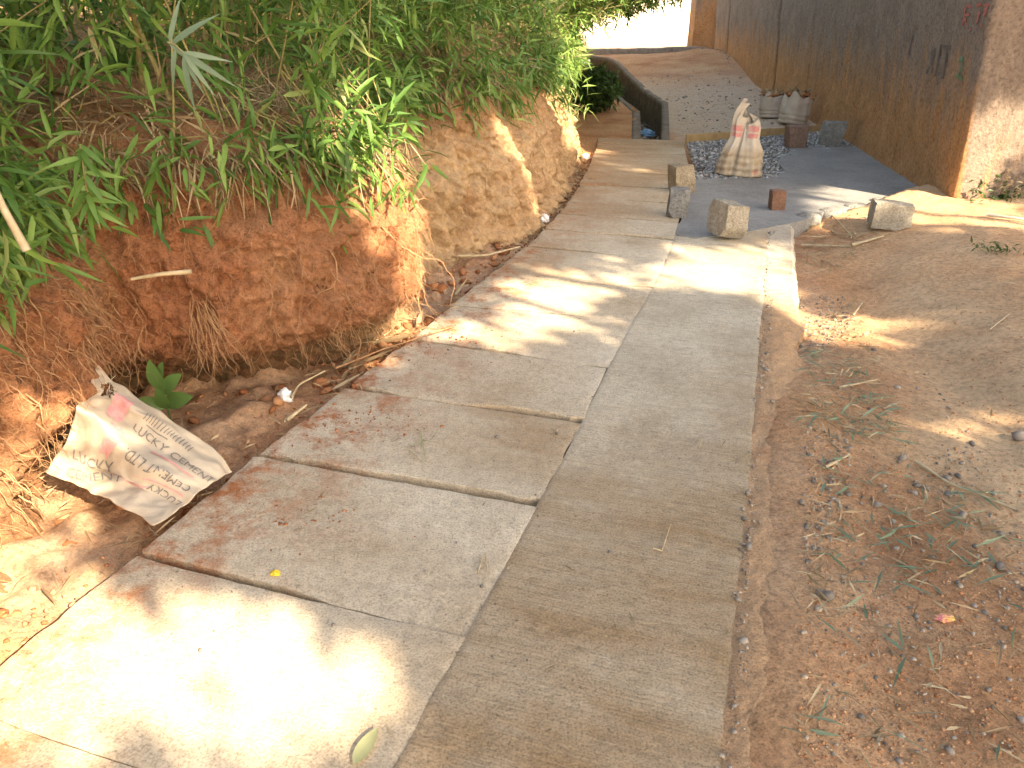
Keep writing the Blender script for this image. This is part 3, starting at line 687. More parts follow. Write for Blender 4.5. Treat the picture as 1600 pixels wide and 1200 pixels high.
# ---------------------------------------------------------------- shade: what the sun reaches (seen in the photograph)
def shp(P):
    P = np.asarray(P, float); return P[..., :2]-TS[:2]/TS[2]*P[..., 2:3]
def gpoly(*px): return [tuple(G(*p)[:2]) for p in px]
def ppoly(*pts): return [tuple(shp(np.array(p))) for p in pts]
LIT = [
 (gpoly((-200, 1000), (330, 905), (470, 945), (600, 985), (700, 1050), (640, 1230), (-100, 1250)), 1.0),
 (ppoly((-1.75, 1.2, .3), (-1.75, 2.5, .35), (-1.62, 2.6, .0), (-1.5, 2.3, 0), (-1.3, 1.6, 0), (-1.4, 1.0, 0)), 1.0),
 (gpoly((1085, 400), (1150, 384), (1238, 372), (1248, 420), (1240, 462), (1100, 440), (1040, 415)), 1.0),
 (gpoly((840, 395), (1000, 378), (1060, 385), (1040, 400), (850, 412)), .55),
 (gpoly((790, 425), (960, 425), (1100, 446), (1090, 462), (950, 446), (780, 445)), .75),
 (gpoly((560, 545), (700, 530), (760, 545), (640, 570)), .5),
 (gpoly((760, 500), (880, 495), (920, 520), (800, 530)), .85),
 (gpoly((1195, 440), (1250, 440), (1255, 500), (1200, 485)), .9),
 (gpoly((1265, 425), (1330, 440), (1330, 500), (1265, 500)), .6),
 (gpoly((1340, 480), (1450, 465), (1480, 500), (1440, 525), (1340, 515)), .9),
 (gpoly((1370, 665), (1500, 640), (1640, 650), (1640, 690), (1480, 690)), .85),
 (gpoly((1290, 285), (1450, 292), (1480, 330), (1440, 355), (1380, 345), (1250, 345), (1260, 320)), 1.0),
 (gpoly((1440, 330), (1640, 330), (1640, 372), (1450, 365)), .8),
 (ppoly(*[bank_at(a_, t_)[0] for a_, t_ in ((3.40, .98), (4.45, .98), (4.35, .5), (4.15, .03), (3.78, .03), (3.62, .5))]), 1.0),
 (ppoly(*[bank_at(a_, t_)[0] for a_, t_ in ((5.75, .75), (6.2, .75), (6.25, .1), (5.95, .05))]), 1.0),
 (ppoly(*[bank_at(a_, t_)[0] for a_, t_ in ((7.4, .95), (8.9, .95), (9.0, .25), (8.3, .2))]), 1.0),
 (ppoly((3.8, 6.6, .75), (4.6, 6.6, .45), (4.9, 6.7, 0), (3.8, 6.6, 0)), .4),
]
def grow(poly, d):
    P = np.array(poly); c = P.mean(0); v = P-c; return (c+v*(1+d/np.maximum(np.linalg.norm(v, axis=1, keepdims=True), .05))).tolist()
LIT = [(grow(p_, .26 if k_ else .16), min(1, w_+.15)) for k_, (p_, w_) in enumerate(LIT)]
THIN = [(gpoly((540, 580), (760, 425), (1040, 372), (1245, 372), (1250, 500), (1190, 560), (800, 575)), .09), (gpoly((1260, 420), (1640, 400), (1640, 700), (1270, 560)), .16), (gpoly((870, 350), (940, 225), (1075, 225), (1060, 350)), .22), (gpoly((350, 905), (640, 985), (690, 1060), (640, 1200), (300, 1200)), -.3)]
def lit_prob(q):
    p = np.zeros(len(q))
    for poly, pr in LIT: p = np.maximum(p, pr*inpoly(q[:, 0], q[:, 1], poly))
    nz_ = fbm(np.stack([q[:, 0]*1.5, q[:, 1]*2.6, 0*q[:, 0]], -1), 2, 777)
    for poly, th_ in THIN: p = np.maximum(p, sstep(th_, th_+.18, nz_)*inpoly(q[:, 0], q[:, 1], poly))
    return p
def sprigs(C, n_leaf, L, W, detail=False, D0=None, spread=.9, tint=(0, 1), droop=.25):
    n = len(C); k = n_leaf
    D0 = nrm(rng.normal(0, 1, (n, 3))) if D0 is None else nrm(D0)
    D = nrm(np.repeat(D0, k, 0)+rng.normal(0, spread, (n*k, 3)))
    P = np.repeat(C, k, 0)+rng.normal(0, L*.35, (n*k, 3))
    N = nrm(np.array([0, 0, 1.0])+rng.normal(0, .6, (n*k, 3)))
    Ls = L*rng.uniform(.6, 1.25, n*k)
    tn_ = np.clip(np.repeat(rng.uniform(tint[0], tint[1], n), k)+rng.normal(0, .12, n*k), 0, 1)
    return leaves(P, D, N, Ls, W*rng.uniform(.7, 1.2, n*k), tn_, rng.uniform(.05, droop*2, n*k), detail)
def shade_tree(name, label, base, blobs, n_sprig, seed):
    t = empty(name, base); tag(t, label, 'tree', 'shade trees behind the path'); b = np.array(base, float)
    C = []
    vol = np.array([bb[3]*bb[4]*bb[5] for bb in blobs]); cnt = (n_sprig*vol/vol.sum()).astype(int)
    for (x, y, z, rx, ry, rz), c in zip(blobs, cnt):
        u = nrm(rng.normal(0, 1, (c, 3)))*(rng.uniform(.12, 1, (c, 1))**.38); C.append(np.array([x, y, z])+u*np.array([rx, ry, rz]))
    C = np.concatenate(C); q = shp(C); keep = rng.uniform(0, 1, len(C)) > lit_prob(q); C = C[keep]
    V, F, tn_ = sprigs(C, 9, .20, .085, False, None, 1.2)
    tag(obj('crown', mesh('crown', V-b, F, {'tint': tn_}), M['tree_leaf'], t), kind='stuff')
    top = np.array([bb[:3] for bb in blobs]); mid = b+np.array([.2, .1, 2.6])
    trunk = [b+np.array([0, 0, -.2]), b+np.array([.05, 0, .8]), b+np.array([.15, .08, 1.8]), mid]
    Vt, Ft = tubes([polyline(trunk, .2)[0]], [np.linspace(.24, .16, len(polyline(trunk, .2)[0]))], 10)
    obj('trunk', mesh('trunk', Vt-b, Ft, None, True), M['bark'], t)
    ps = []; rs = []
    for tp in top:
        if lit_prob(shp(tp[None]))[0] > .5: tp = tp+np.array([.5, .5, 0])
        mm = mid*.5+tp*.5+rng.normal(0, .25, 3); mm[2] += .2
        P_, _ = polyline([mid-np.array([0, 0, .2]), mm, tp], .25); ps.append(P_); rs.append(np.linspace(.10, .025, len(P_)))
        for _ in range(4):
            st_ = P_[rng.integers(len(P_)//2, len(P_))]; e = tp+rng.normal(0, .9, 3); p2, _x = polyline([st_, (st_+e)/2+rng.normal(0, .12, 3), e], .2)
            if len(p2) > 2 and lit_prob(shp(p2)).max() < .5: ps.append(p2); rs.append(np.linspace(.03, .01, len(p2)))
    Vt, Ft = tubes(ps, rs, 5); tag(obj('limbs', mesh('limbs', Vt-b, Ft, None, True), M['bark'], t), kind='stuff')
def over(px, py, z):   # crown point whose shadow falls at a ground spot
    return (px+TS[0]/TS[2]*z, py+TS[1]/TS[2]*z, z)
def blob(sx, sy, z, rx, ry, rz): return (*over(sx, sy, z), rx, ry, rz)
shade_tree('shade_tree', 'broad leafy tree behind the camera shading the slabs', (7.6, -1.9, 0), [blob(-2.2, 2.6, 5.6, 1.7, 1.7, .8), blob(-1.3, 4.6, 6.2, 1.8, 1.7, .8), blob(.6, 1.6, 6.0, 1.6, 1.5, .8), blob(.9, 3.4, 5.4, 1.6, 1.6, .7), blob(-.1, 0, 6.2, 1.4, 1.2, .7), blob(-3.2, 4.6, 6.0, 1.6, 1.5, .8), blob(-2.4, 6.2, 6.8, 1.6, 1.5, .8)], 9500, 1)
shade_tree('shade_tree', 'leafy tree on the right verge shading the earth verge', (10.4, -4.6, 0), [blob(2.6, 1.6, 5.4, 1.6, 1.6, .8), blob(2.6, 3.8, 6.2, 1.7, 1.6, .8), blob(4.6, 3.0, 5.6, 1.7, 1.7, .8), blob(1.6, 5.6, 6.4, 1.6, 1.5, .8)], 6000, 2)
shade_tree('shade_tree', 'spreading tree near the mud building shading its front', (10.2, -.6, 0), [blob(3.8, 5.4, 6.2, 1.7, 1.5, .8), blob(4.2, 7.6, 6.6, 1.6, 1.3, .8), blob(2.8, 9.4, 7.4, 1.6, 1.4, .8), blob(5.8, 7.6, 6.6, 1.6, 1.3, .8), blob(5.8, 5.2, 6.4, 1.7, 1.6, .8), blob(0.2, 6.8, 7.2, 1.7, 1.6, .8), blob(2.2, 7.6, 7.0, 1.6, 1.5, .8), blob(-.9, 8.4, 7.6, 1.6, 1.5, .8)], 9500, 3)

# ---------------------------------------------------------------- bamboo on the bank
def lip_pt(i): return lip[i]
clump_rng = np.random.default_rng(5)
lipy = lip[:, 1]
ycl = np.concatenate([np.arange(-.5, 5.0, .42), np.arange(5.0, 12, .62), np.arange(12, 24, 1.1)])
for ci, yc in enumerate(ycl):
    near = yc < 6
    t = None
    half = .3 if near else (.42 if yc < 12 else .75)
    n = 140 if near else (110 if yc < 10 else 230)
    sel = np.where(np.abs(yb-yc) < half)[0]
    if len(sel) < 3: continue
    i = rng.choice(sel, n); base = lip[i]; bk_ = np.concatenate([bk[i], np.zeros((n, 1))], 1)
    back = rng.beta(1.0, 2.4, n)*1.25-.10; up = rng.beta(1.25, 1.5, n)*(1.55 if near else 2.0)
    over_ = yc > 7.5
    hang = rng.uniform(0, 1, n) < (.24 if not over_ else .34)
    back = np.where(hang, rng.uniform(-.16 if not over_ else -.32, .04, n), back); up = np.where(hang, rng.beta(2.2, 1.1, n)*.40-.23, up+.02+.18*back)
    if yc > 10.5:
        ar = rng.uniform(0, 1, n) < .62; back = np.where(ar, -rng.uniform(.1, 1.7 if yc < 17 else 1.1, n), back); up = np.where(ar, .15+.30*(-back)+rng.uniform(0, 1.1, n), up)
    C = base-0+bk_*back[:, None]; C[:, 2] += up
    dens = fbm(C*np.array([1.3, 1.3, 1.6]), 3, 601)+.16+.5*sstep(7, 8.5, C[:, 1])
    gap = (np.abs(C[:, 1]-3.95) < .36) & (C[:, 2] < 1.6)
    kp = (dens > rng.uniform(-.55, .1, n)) & ~(gap & (rng.uniform(0, 1, n) < .85)); C = C[kp]; bkk = bk_[kp]; hg = hang[kp]
    if len(C) < 4: continue
    root = empty('bamboo_clump', lip[sel[len(sel)//2]]+np.array([*bk[sel[len(sel)//2]], 0])*.25)
    zone = 'hanging above the printed empty sack' if yc < 2.9 else 'above the undercut red bank face' if yc < 3.8 else 'round the sunlit corner of the bank' if yc < 4.8 else 'above the pale fluted bank' if yc < 7.6 else 'drooping over the bank beside the far slabs' if yc < 11.5 else 'drooping over the bank beside the open drain'
    tag(root, 'leafy green bamboo clump '+zone, 'bamboo', 'bamboo clumps '+zone)
    rl = np.array(root.location)
    D0 = -bkk*rng.uniform(.2, 1.0, (len(C), 1))+rng.normal(0, .55, (len(C), 3)); D0[:, 2] += np.where(hg, -.6, .15)
    Lf = .145 if near else (.17 if yc < 12 else .22)
    V, F, tn_ = sprigs(C, 10 if near else 12, Lf, .021 if near else .024, near, D0, .62, (.2, .8) if not over_ else (.35, .95), .3)
    tag(obj('foliage', mesh('foliage', V-rl, F, {'tint': tn_}), M['leaf'], root), kind='stuff')
    ps = []; rs = []
    for c in range(9 if yc < 10.5 else 26):
        j = rng.integers(0, len(C)); b0 = lip[rng.choice(sel)]+np.array([*bk[sel[0]], 0])*rng.uniform(.1, .9); b0[2] += .02
        e = C[j]; h = max(.25, e[2]-b0[2]); m1 = b0*.55+e*.45+np.array([0, 0, h*.18])
        P_, _ = polyline([b0, m1, e], .07)
        if len(P_) > 2: ps.append(P_); rs.append(np.linspace(.007, .002, len(P_)))
    for j in range(0, len(C), 2):       # twigs carrying the sprays
        b0 = C[j]+np.array([*bkk[j][:2], 0])*.16+np.array([0, 0, -.06 if not hg[j] else .2])+rng.normal(0, .05, 3)
        ps.append(np.stack([b0, (b0+C[j])/2+np.array([0, 0, .02]), C[j]])); rs.append(np.array([.003, .0025, .0015]))
    Vt, Ft = tubes(ps, rs, 4); tag(obj('culms', mesh('culms', Vt-rl, Ft, None, True), M['culm'], root), kind='stuff')
# dense back row that closes the hedge
for k, yc in enumerate(np.arange(0, 22, 1.4)):
    sel = np.where(np.abs(yb-yc) < .8)[0]; n = 330; i = rng.choice(sel, n)
    back = rng.uniform(.85, 2.6, n); C = lip[i]+np.concatenate([bk[i], np.zeros((n, 1))], 1)*back[:, None]; C[:, 2] += .05+.17*back+rng.beta(1.1, 1.6, n)*2.6
    rl = C.mean(0); rl[2] = lip[sel[0], 2]+.2
    root = empty('bamboo_thicket', rl); tag(root, 'dense bamboo thicket standing back from the bank edge', 'bamboo', 'bamboo thickets behind the bank edge')
    V, F, tn_ = sprigs(C, 12, .19, .024, False, None, .8, (.0, .6), .3)
    tag(obj('foliage', mesh('foliage', V-rl, F, {'tint': tn_}), M['leaf'], root), kind='stuff')
    ps = []; rs = []
    for c in range(22):
        b0 = lip[rng.choice(sel)]+np.array([*bk[sel[0]], 0])*rng.uniform(.5, 2.4); b0[2] += .15
        e = b0+np.array([rng.normal(0, .3), rng.normal(0, .3), rng.uniform(1.2, 2.8)]); P_, _ = polyline([b0, (b0+e)/2+rng.normal(0, .08, 3), e], .2); ps.append(P_); rs.append(np.linspace(.014, .005, len(P_)))
    Vt, Ft = tubes(ps, rs, 5); tag(obj('culms', mesh('culms', Vt-rl, Ft, None, True), M['culm'], root), kind='stuff')

# sprays whose leaves can be picked out one by one
def leaf_mesh(L, W, bend=.25, nst=7, fold=.12, shape='lance'):
    V = []; 
    for k in range(nst):
        t_ = k/(nst-1)
        wv = (math.sin(math.pi*t_**.62) if shape == 'lance' else math.sin(math.pi*t_**.85)**.75)*W*.5 if 0 < t_ < 1 else .0008
        z = -bend*L*t_*t_
        V += [(L*t_, wv, z+fold*wv), (L*t_, 0, z), (L*t_, -wv, z+fold*wv)]
    F = []
    for k in range(nst-1): F += [(3*k, 3*k+1, 3*k+4, 3*k+3), (3*k+1, 3*k+2, 3*k+5, 3*k+4)]
    return np.array(V), F
LM = {}
def leaf_part(key, L, W, bend, m, tint, shape='lance'):
    if (key, tint) not in LM:
        V, F = leaf_mesh(L, W, bend, 8, .14, shape); me = mesh('leaf', V, F, {'tint': np.full(len(V), tint)}, True); me.materials.append(m); LM[(key, tint)] = me
    return LM[(key, tint)]
def spray(name, label, base, dirs, me_list, stem_to, group=None, cat='bamboo'):
    root = empty(name, base); tag(root, label, cat, group)
    Vt, Ft = tubes([polyline([np.zeros(3), np.array(stem_to)*.5+np.array([0, 0, .01]), np.array(stem_to)], .03)[0]], [.0025], 5)
    obj('stem', mesh('stem', Vt, Ft, None, True), M['culm'], root)
    for k, (f, d, up) in enumerate(dirs):
        o = obj('leaf', me_list[k % len(me_list)], None, root); d = Vector(d).normalized()
        x = d; y = Vector(up).cross(x).normalized(); z = x.cross(y)
        o.matrix_local = Matrix.Translation(Vector(stem_to)*f) @ Matrix((x, y, z)).transposed().to_4x4()
    return root
gl = [leaf_part('gl', .17, .019, .3, M['glaucous'], .2), leaf_part('gl2', .145, .017, .15, M['glaucous'], .8), leaf_part('gl3', .12, .016, .4, M['glaucous'], .5)]
def unproj(px, py, y):   # point on the ray of a pixel at forward distance y
    u = (px-800)/FPX; v = (600-py)/FPX; d_ = np.array([u, math.cos(_p)+v*math.sin(_p), -math.sin(_p)+v*math.cos(_p)]); return np.array([0, 0, CAM_H])+d_*(y/d_[1])
b = unproj(262, 66, 2.55)
spray('bamboo_spray', 'pale grey green bamboo spray with long pointed leaves', b, [(1, (.8, -.1, -.5), (0, -1, .3)), (1, (.55, -.2, -.8), (0, -1, .3)), (1, (.3, -.2, -1), (0, -1, .2)), (1, (0, -.2, -1), (0, -1, .2)), (.9, (.95, 0, -.15), (0, -1, .3)), (.5, (-.3, -.2, -.9), (0, -1, .2)), (.2, (.7, -.1, .45), (0, -1, .3)), (.1, (.35, -.1, .8), (0, -1, .3)), (0, (.7, 0, -.55), (0, -1, .3))], gl, (.05, -.02, -.03))
gr_ = [leaf_part('gn', .115, .017, .2, M['leaf'], t_) for t_ in (.35, .5, .65)]
b = unproj(125, 225, 2.3)
dirs = []
for k in range(26):
    f = rng.uniform(.0, 1); dirs.append((f, (rng.normal(.2, .7), rng.normal(-.3, .35), rng.normal(-.45, .45)), (rng.normal(0, .2), -1, .6)))
spray('hanging_bamboo_spray', 'bright green bamboo spray hanging down over the root mass', b, dirs, gr_, (-.02, .0, -.20))
b = unproj(628, 120, 3.9)
dirs = [(rng.uniform(.0, 1), (rng.normal(.1, .7), rng.normal(-.3, .35), rng.normal(-.1, .6)), (rng.normal(0, .2), -1, .6)) for k in range(30)]
spray('overhanging_bamboo_spray', 'green bamboo spray hanging over the sunlit corner of the bank', b, dirs, gr_, (.02, -.05, -.2))

# dry thatch on the shoulder of the bank, straw hanging over the lip
n = 11000
i = rng.choice(np.where((yb > .5) & (yb < 14))[0], n); keepd = (fbm(xyz(yb[i]*1.1, 0*yb[i], 0*yb[i]), 2, 701) > -.35) | ((yb[i] > 3.6) & (yb[i] < 4.4)); i = i[keepd]; n = len(i)
back = np.where(rng.uniform(0, 1, n) < .35, rng.uniform(-.05, .08, n), rng.uniform(-.03, .7, n)); P = lip[i]+np.concatenate([bk[i], np.zeros((n, 1))], 1)*back[:, None]; P[:, 2] += .03+.10*sstep(0, .3, back)+.18*np.clip(back-.1, 0, 8)+rng.uniform(-.02, .08, n)
D = np.concatenate([-bk[i], np.zeros((n, 1))], 1)*rng.uniform(-.3, 1, (n, 1))+rng.normal(0, .55, (n, 3)); D[:, 2] -= np.where(back < .08, .9, .05)
V, F, t_ = leaves(P, D, nrm(np.array([.3, -.3, 1])+rng.normal(0, .4, (n, 3))), rng.uniform(.08, .34, n), rng.uniform(.003, .012, n), rng.uniform(0, 1, n), .25)
tag(obj('dry_thatch', mesh('dry_thatch', V, F, {'tint': t_}), M['straw']), 'matted dry bamboo straw and dead leaves on the bank shoulder', 'straw', kind='stuff')
# roots hanging from the cut
ps = []; rs = []
for k in range(1700):
    y = rng.uniform(1.2, 4.2) if rng.uniform() < .72 else rng.uniform(4.2, 9)
    t0 = rng.beta(2.0, 1.6); p, nv, ii = bank_at(y, t0); p = p+nv*.006; L = rng.exponential(.11)+.05; m = max(4, int(L/.025)); pts = [p]
    dv = np.array([rng.normal(0, .5), rng.normal(0, .5), -1.0])+nv*rng.uniform(.0, .55)
    for q_ in range(m):
        dv = nrm((dv+rng.normal(0, .34, 3)+np.array([0, 0, -.22])+nv*.05)[None])[0]; pts.append(pts[-1]+dv*L/m)
    ps.append(np.array(pts)); rs.append(np.linspace(rng.choice([.0016, .0022, .0034], p=[.6, .3, .1]), .0005, m+1))
Vt, Ft = tubes(ps, rs, 4); tag(obj('hanging_roots', mesh('hanging_roots', Vt, Ft, None, True), M['root']), 'fine dry roots hanging out of the red cut face', 'roots', kind='stuff')
ps = []; rs = []
for k in range(5200):
    y = rng.uniform(1.0, 4.25) if rng.uniform() < .7 else rng.uniform(4.2, 9)
    p, nv, ii = bank_at(y, rng.beta(1.6, 1.0)*.98+.02); dv = nrm((rng.normal(0, .8, 3)+np.array([0, 0, -.6])+nv*.35)[None])[0]; L = rng.uniform(.02, .075)
    p = p-nv*.004; m1 = p+dv*L*.5+rng.normal(0, .006, 3); ps.append(np.stack([p, m1, m1+nrm((dv+rng.normal(0, .5, 3))[None])[0]*L*.5])); rs.append(np.array([.0016, .0012, .0006])*rng.uniform(.6, 1.4))
Vt, Ft = tubes(ps, rs, 4); tag(obj('root_fibres', mesh('root_fibres', Vt, Ft, None, True), M['root']), 'mat of short root fibres clinging to the cut face', 'roots', kind='stuff')
# thick tassel of roots hanging over the undercut
ps = []; rs = []
b0 = unproj(312, 480, 2.86)
for k in range(34):
    p = b0+rng.normal(0, .02, 3); pts = [p]; dv = np.array([rng.normal(.05, .2), rng.normal(0, .2), -1.])
    for q_ in range(10): dv = nrm((dv+rng.normal(0, .22, 3)+np.array([.03, 0, -.25]))[None])[0]; pts.append(pts[-1]+dv*rng.uniform(.018, .036))
    ps.append(np.array(pts)); rs.append(np.linspace(.0022, .0006, 11))
Vt, Ft = tubes(ps, rs, 4); tag(obj('root_tassel', mesh('root_tassel', Vt-b0, Ft, None, True), M['root'], None, b0), 'thick tassel of brown roots dangling over the undercut', 'roots')

# shrub at the far foot of the bank
sc = G(945, 172, 0)+np.array([-.15, .6, 0])
sh = empty('shrub', sc); tag(sh, 'dark green leafy shrub at the bank foot beside the drain', 'shrub')
C = sc+nrm(rng.normal(0, 1, (300, 3)))*rng.uniform(.2, 1, (300, 1))**.5*np.array([.42, .7, .30])+np.array([0, 0, .27])
V, F, t_ = sprigs(C, 8, .13, .05, False, None, 1.0); tag(obj('foliage', mesh('foliage', V-sc, F, {'tint': t_}), M['shrub'], sh), kind='stuff')
ps = [np.array(polyline([sc, (sc+c)/2+rng.normal(0, .05, 3), c], .1)[0]) for c in C[::12]]
Vt, Ft = tubes(ps, [.008]*len(ps), 4); obj('stems', mesh('stems', Vt-sc, Ft), M['bark'], sh)

# ---------------------------------------------------------------- stones, bricks
def rock(name, label, loc, size, m, seed, rot=(0, 0, 0), cuts=5, rough=.03, blocky=.35):
    r_ = np.random.default_rng(seed); bm = bmesh.new(); bmesh.ops.create_cube(bm, size=2)
    bmesh.ops.subdivide_edges(bm, edges=bm.edges[:], cuts=13, use_grid_fill=True)
    co = np.array([v.co[:] for v in bm.verts])
    co = co*(1-.06*np.sum((co**2).clip(0, 1), 1, keepdims=True)/3)
    for k in range(cuts):
        n_ = nrm(r_.normal(0, 1, (1, 3)))[0]; dmax = r_.uniform(.80, 1.10)*(abs(n_).sum()*.78)
        dd_ = co@n_-dmax; co = co-np.clip(dd_, 0, None)[:, None]*n_
    sh_ = np.array([[1, r_.normal(0, .08), r_.normal(0, .1)], [0, 1, r_.normal(0, .1)], [0, 0, 1]]); co = co@sh_.T
    nn = nrm(co); co = co+nn*(fbm(co*1.6+seed, 4, seed)*rough*3.4+fbm(co*5+seed, 4, seed+3)*rough*1.7-np.clip(fbm(co*3+seed, 3, seed+5)-.2, 0, 1)*rough*5)[:, None]
    co = co/np.abs(co).max(0)*np.array(size)*.5
    me = bpy.data.meshes.new(name)
    for v, c in zip(bm.verts, co): v.co = c
    bm.to_mesh(me); bm.free(); me.polygons.foreach_set('use_smooth', [True]*len(me.polygons)); me.set_sharp_from_angle(angle=R(24))
    Rm = np.array(Euler(rot).to_matrix()); zmin = (co@Rm.T)[:, 2].min()
    o = obj(name, me, m, None, (loc[0], loc[1], loc[2]-zmin-.006)); o.rotation_euler = rot
    return tag(o, label, 'brick' if name == 'half_brick' else 'stone')
def at(px, py, z, dy): p = G(px, py, z); return (p[0], p[1]+dy, z)
rock('rough_stone', 'large tan rough stone tilted on the sunny edge of the fresh concrete', at(1140, 379, .0, .12), (.24, .23, .27), M['rock_white'], 21, (.05, .18, .35), 3)
rock('grey_stone_block', 'speckled grey stone block standing on the slabs', at(1061, 341, .0, .09), (.195, .17, .235), M['rock_grey'], 22, (0, .03, .1), 3)
rock('tan_stone_block', 'tan stone with broken top behind the grey block', at(1066, 303, .0, .10), (.21, .2, .26), M['rock_tan'], 23, (0, -.05, .15), 6)
rock('half_brick', 'broken red brick standing upright on the concrete corner', at(1215, 329, .004, .05), (.135, .11, .17), M['brick'], 24, (0, .02, .08), 2, .014)
rock('verge_stone', 'pale squared stone lying on the earth verge in front of the concrete', at(1398, 361, -.01, .12), (.33, .22, .21), M['rock_white'], 25, (0, .08, -.12), 3)
rock('red_stone_block', 'reddish brown stone block beside the formwork board', at(1248, 232, .0, .1), (.31, .2, .27), M['rock_red'], 26, (0, .0, .05), 4)
rock('dark_stone_block', 'dark grey stone block by the foot of the mud wall', at(1303, 229, .0, .1), (.29, .2, .29), M['rock_grey'], 27, (0, -.03, -.1), 4)
# formwork board
a = G(1071, 218, 0); b = G(1283, 203, 0); d_ = b-a; L = np.linalg.norm(d_); ang = math.atan2(d_[1], d_[0])
bm = bmesh.new(); bmesh.ops.create_cube(bm, size=1); bmesh.ops.scale(bm, vec=(L, .035, .13), verts=bm.verts)
bmesh.ops.subdivide_edges(bm, edges=[e for e in bm.edges if abs((e.verts[0].co-e.verts[1].co).x) > .5], cuts=24)
for v in bm.verts: v.co.y += .015*math.sin(v.co.x*2.2)+rng.normal(0, .002); v.co.z += rng.normal(0, .003)
bmesh.ops.bevel(bm, geom=bm.edges[:], offset=.003, segments=1, affect='EDGES')
me = bpy.data.meshes.new('formwork_board'); bm.to_mesh(me); bm.free()
o = obj('formwork_board', me, M['board'], None, ((a+b)/2+np.array([0, 0, .0])).tolist()); o.rotation_euler = (0, 0, ang)
tag(o, 'long yellowish timber formwork board on edge behind the gravel', 'board')

# ---------------------------------------------------------------- sacks
def lathe_sack(prof, nth, nz, flat, seed, wr=.012, top_fn=None):
    th = np.linspace(0, 2*math.pi, nth, endpoint=False)[None, :]; t_ = np.linspace(0, 1, nz)[:, None]
    P_ = np.array(prof); z = np.interp(t_, P_[:, 0], P_[:, 1])*np.ones_like(th); rx = np.interp(t_, P_[:, 0], P_[:, 2]); ry = np.interp(t_, P_[:, 0], P_[:, 3])
    sx = np.sign(np.cos(th))*np.abs(np.cos(th))**flat; sy = np.sign(np.sin(th))*np.abs(np.sin(th))**flat
    x = rx*sx; y = ry*sy; Q = xyz(x, y, z)
    fold = fbm(xyz(np.cos(th)*2.2+0*t_, np.sin(th)*2.2+0*t_, z*1.2), 3, seed)
    hor = np.sin(z*95+2.5*fbm(xyz(x*6, y*6, 0*z), 2, seed+2))*.006*(1-sstep(.3, .5, t_))
    k = wr*(.6+1.6*t_)*fold*2+fbm(Q*9, 3, seed+1)*.012+hor
    n_ = nrm(xyz(x, y, 0*z)); Q = Q+n_*k[..., None]
    if top_fn is not None: Q[..., 2] = Q[..., 2]+top_fn(th)*sstep(.55, 1, t_)
    V = Q.reshape(-1, 3); F = []
    for r_ in range(nz-1):
        for c in range(nth): F.append((r_*nth+c, r_*nth+(c+1) % nth, (r_+1)*nth+(c+1) % nth, (r_+1)*nth+c))
    F.append(tuple(range(nth))[::-1]); return V, F, np.repeat(t_, nth, 1).ravel(), np.repeat(th, nz, 0).ravel()
prof = [(0, 0, .19, .13), (.06, .01, .215, .15), (.22, .11, .205, .15), (.40, .24, .185, .13), (.48, .29, .16, .11), (.58, .36, .125, .075), (.75, .48, .13, .05), (.9, .56, .10, .035), (1, .60, .075, .028)]
V, F, t_, th = lathe_sack(prof, 96, 70, .8, 801, .036, lambda th: .075*np.cos(th-2.7)*1.0+.05*np.cos(2*th+.4)+.02*np.cos(7*th))
c = G(1161, 277, 0)+np.array([0, .12, .002])
sk = empty('cement_sack', c); tag(sk, 'upright half full white cement sack with red bands and gathered top', 'sack')
front = (np.sin(th) < .3)
band = ((V[:, 2] > .375) & (V[:, 2] < .415)) | ((V[:, 2] > .43) & (V[:, 2] < .485))
pr = (band & (np.abs(np.abs(V[:, 0])-.075) < .05)).astype(float); pr = np.maximum(pr, ((np.hypot(V[:, 0]-.14, V[:, 2]-.06) < .028) & front).astype(float))
dirt = np.clip(.95*(1-sstep(.22, .31, V[:, 2]))*.75+.15, 0, 1)
so = obj('bag', mesh('bag', V, F, {'print': pr, 'dirt': dirt}, True), M['sack'], sk); so.rotation_euler = (0, 0, R(-16))
def rubble(name, label, loc, sc_, seed):
    e = empty(name, loc); tag(e, label, 'sack')
    prof = [(0, 0, .17, .15), (.08, .01, .2, .18), (.4, .15, .215, .19), (.75, .30, .205, .185), (.92, .37, .19, .17), (1, .385, .175, .155)]
    V, F, t_, th = lathe_sack(prof, 56, 44, .9, seed, .014, lambda th: .03*np.cos(3*th+1)+.02*np.cos(5*th))
    obj('bag', mesh('bag', V*sc_, F, {'print': 0*t_, 'dirt': np.clip(.25+.3*fbm(V*5, 3, seed), 0, 1)}, True), M['rsack'], e)
    n = 60; q = rng.normal(0, .075, (n, 2)); Vp, Fp, tp = pebbles(xyz(q[:, 0], q[:, 1], .34+rng.uniform(0, .07, n)), rng.uniform(.05, .11, n), .5)
    tag(obj('rubble', mesh('rubble', Vp*sc_, Fp, {'tint': tp}), M['clod'], e), kind='stuff')
    n = 26; D = rng.normal(0, 1, (n, 3)); D[:, 2] = np.abs(D[:, 2])*.3
    Vp, Fp, tp = leaves(xyz(rng.normal(0, .06, n), rng.normal(0, .06, n), rng.uniform(.38, .42, n)), D, rng.normal(0, 1, (n, 3)), .15, .045, rng.uniform(.2, 1, n)); tag(obj('dry_leaves', mesh('dry_leaves', Vp*sc_, Fp, {'tint': tp}), M['straw'], e), kind='stuff')
    return e
p = G(1243, 194, 0); rubble('rubble_sack', 'larger open greyish sack heaped with rubble against the mud wall', (p[0], p[1]+.15, -.01), 1.02, 811).rotation_euler = (0, .1, .3)
p = G(1222, 188, 0); rubble('rubble_sack', 'smaller open sack of rubble tucked beside the larger sack', (p[0]-.02, p[1]+.45, -.01), .86, 823)

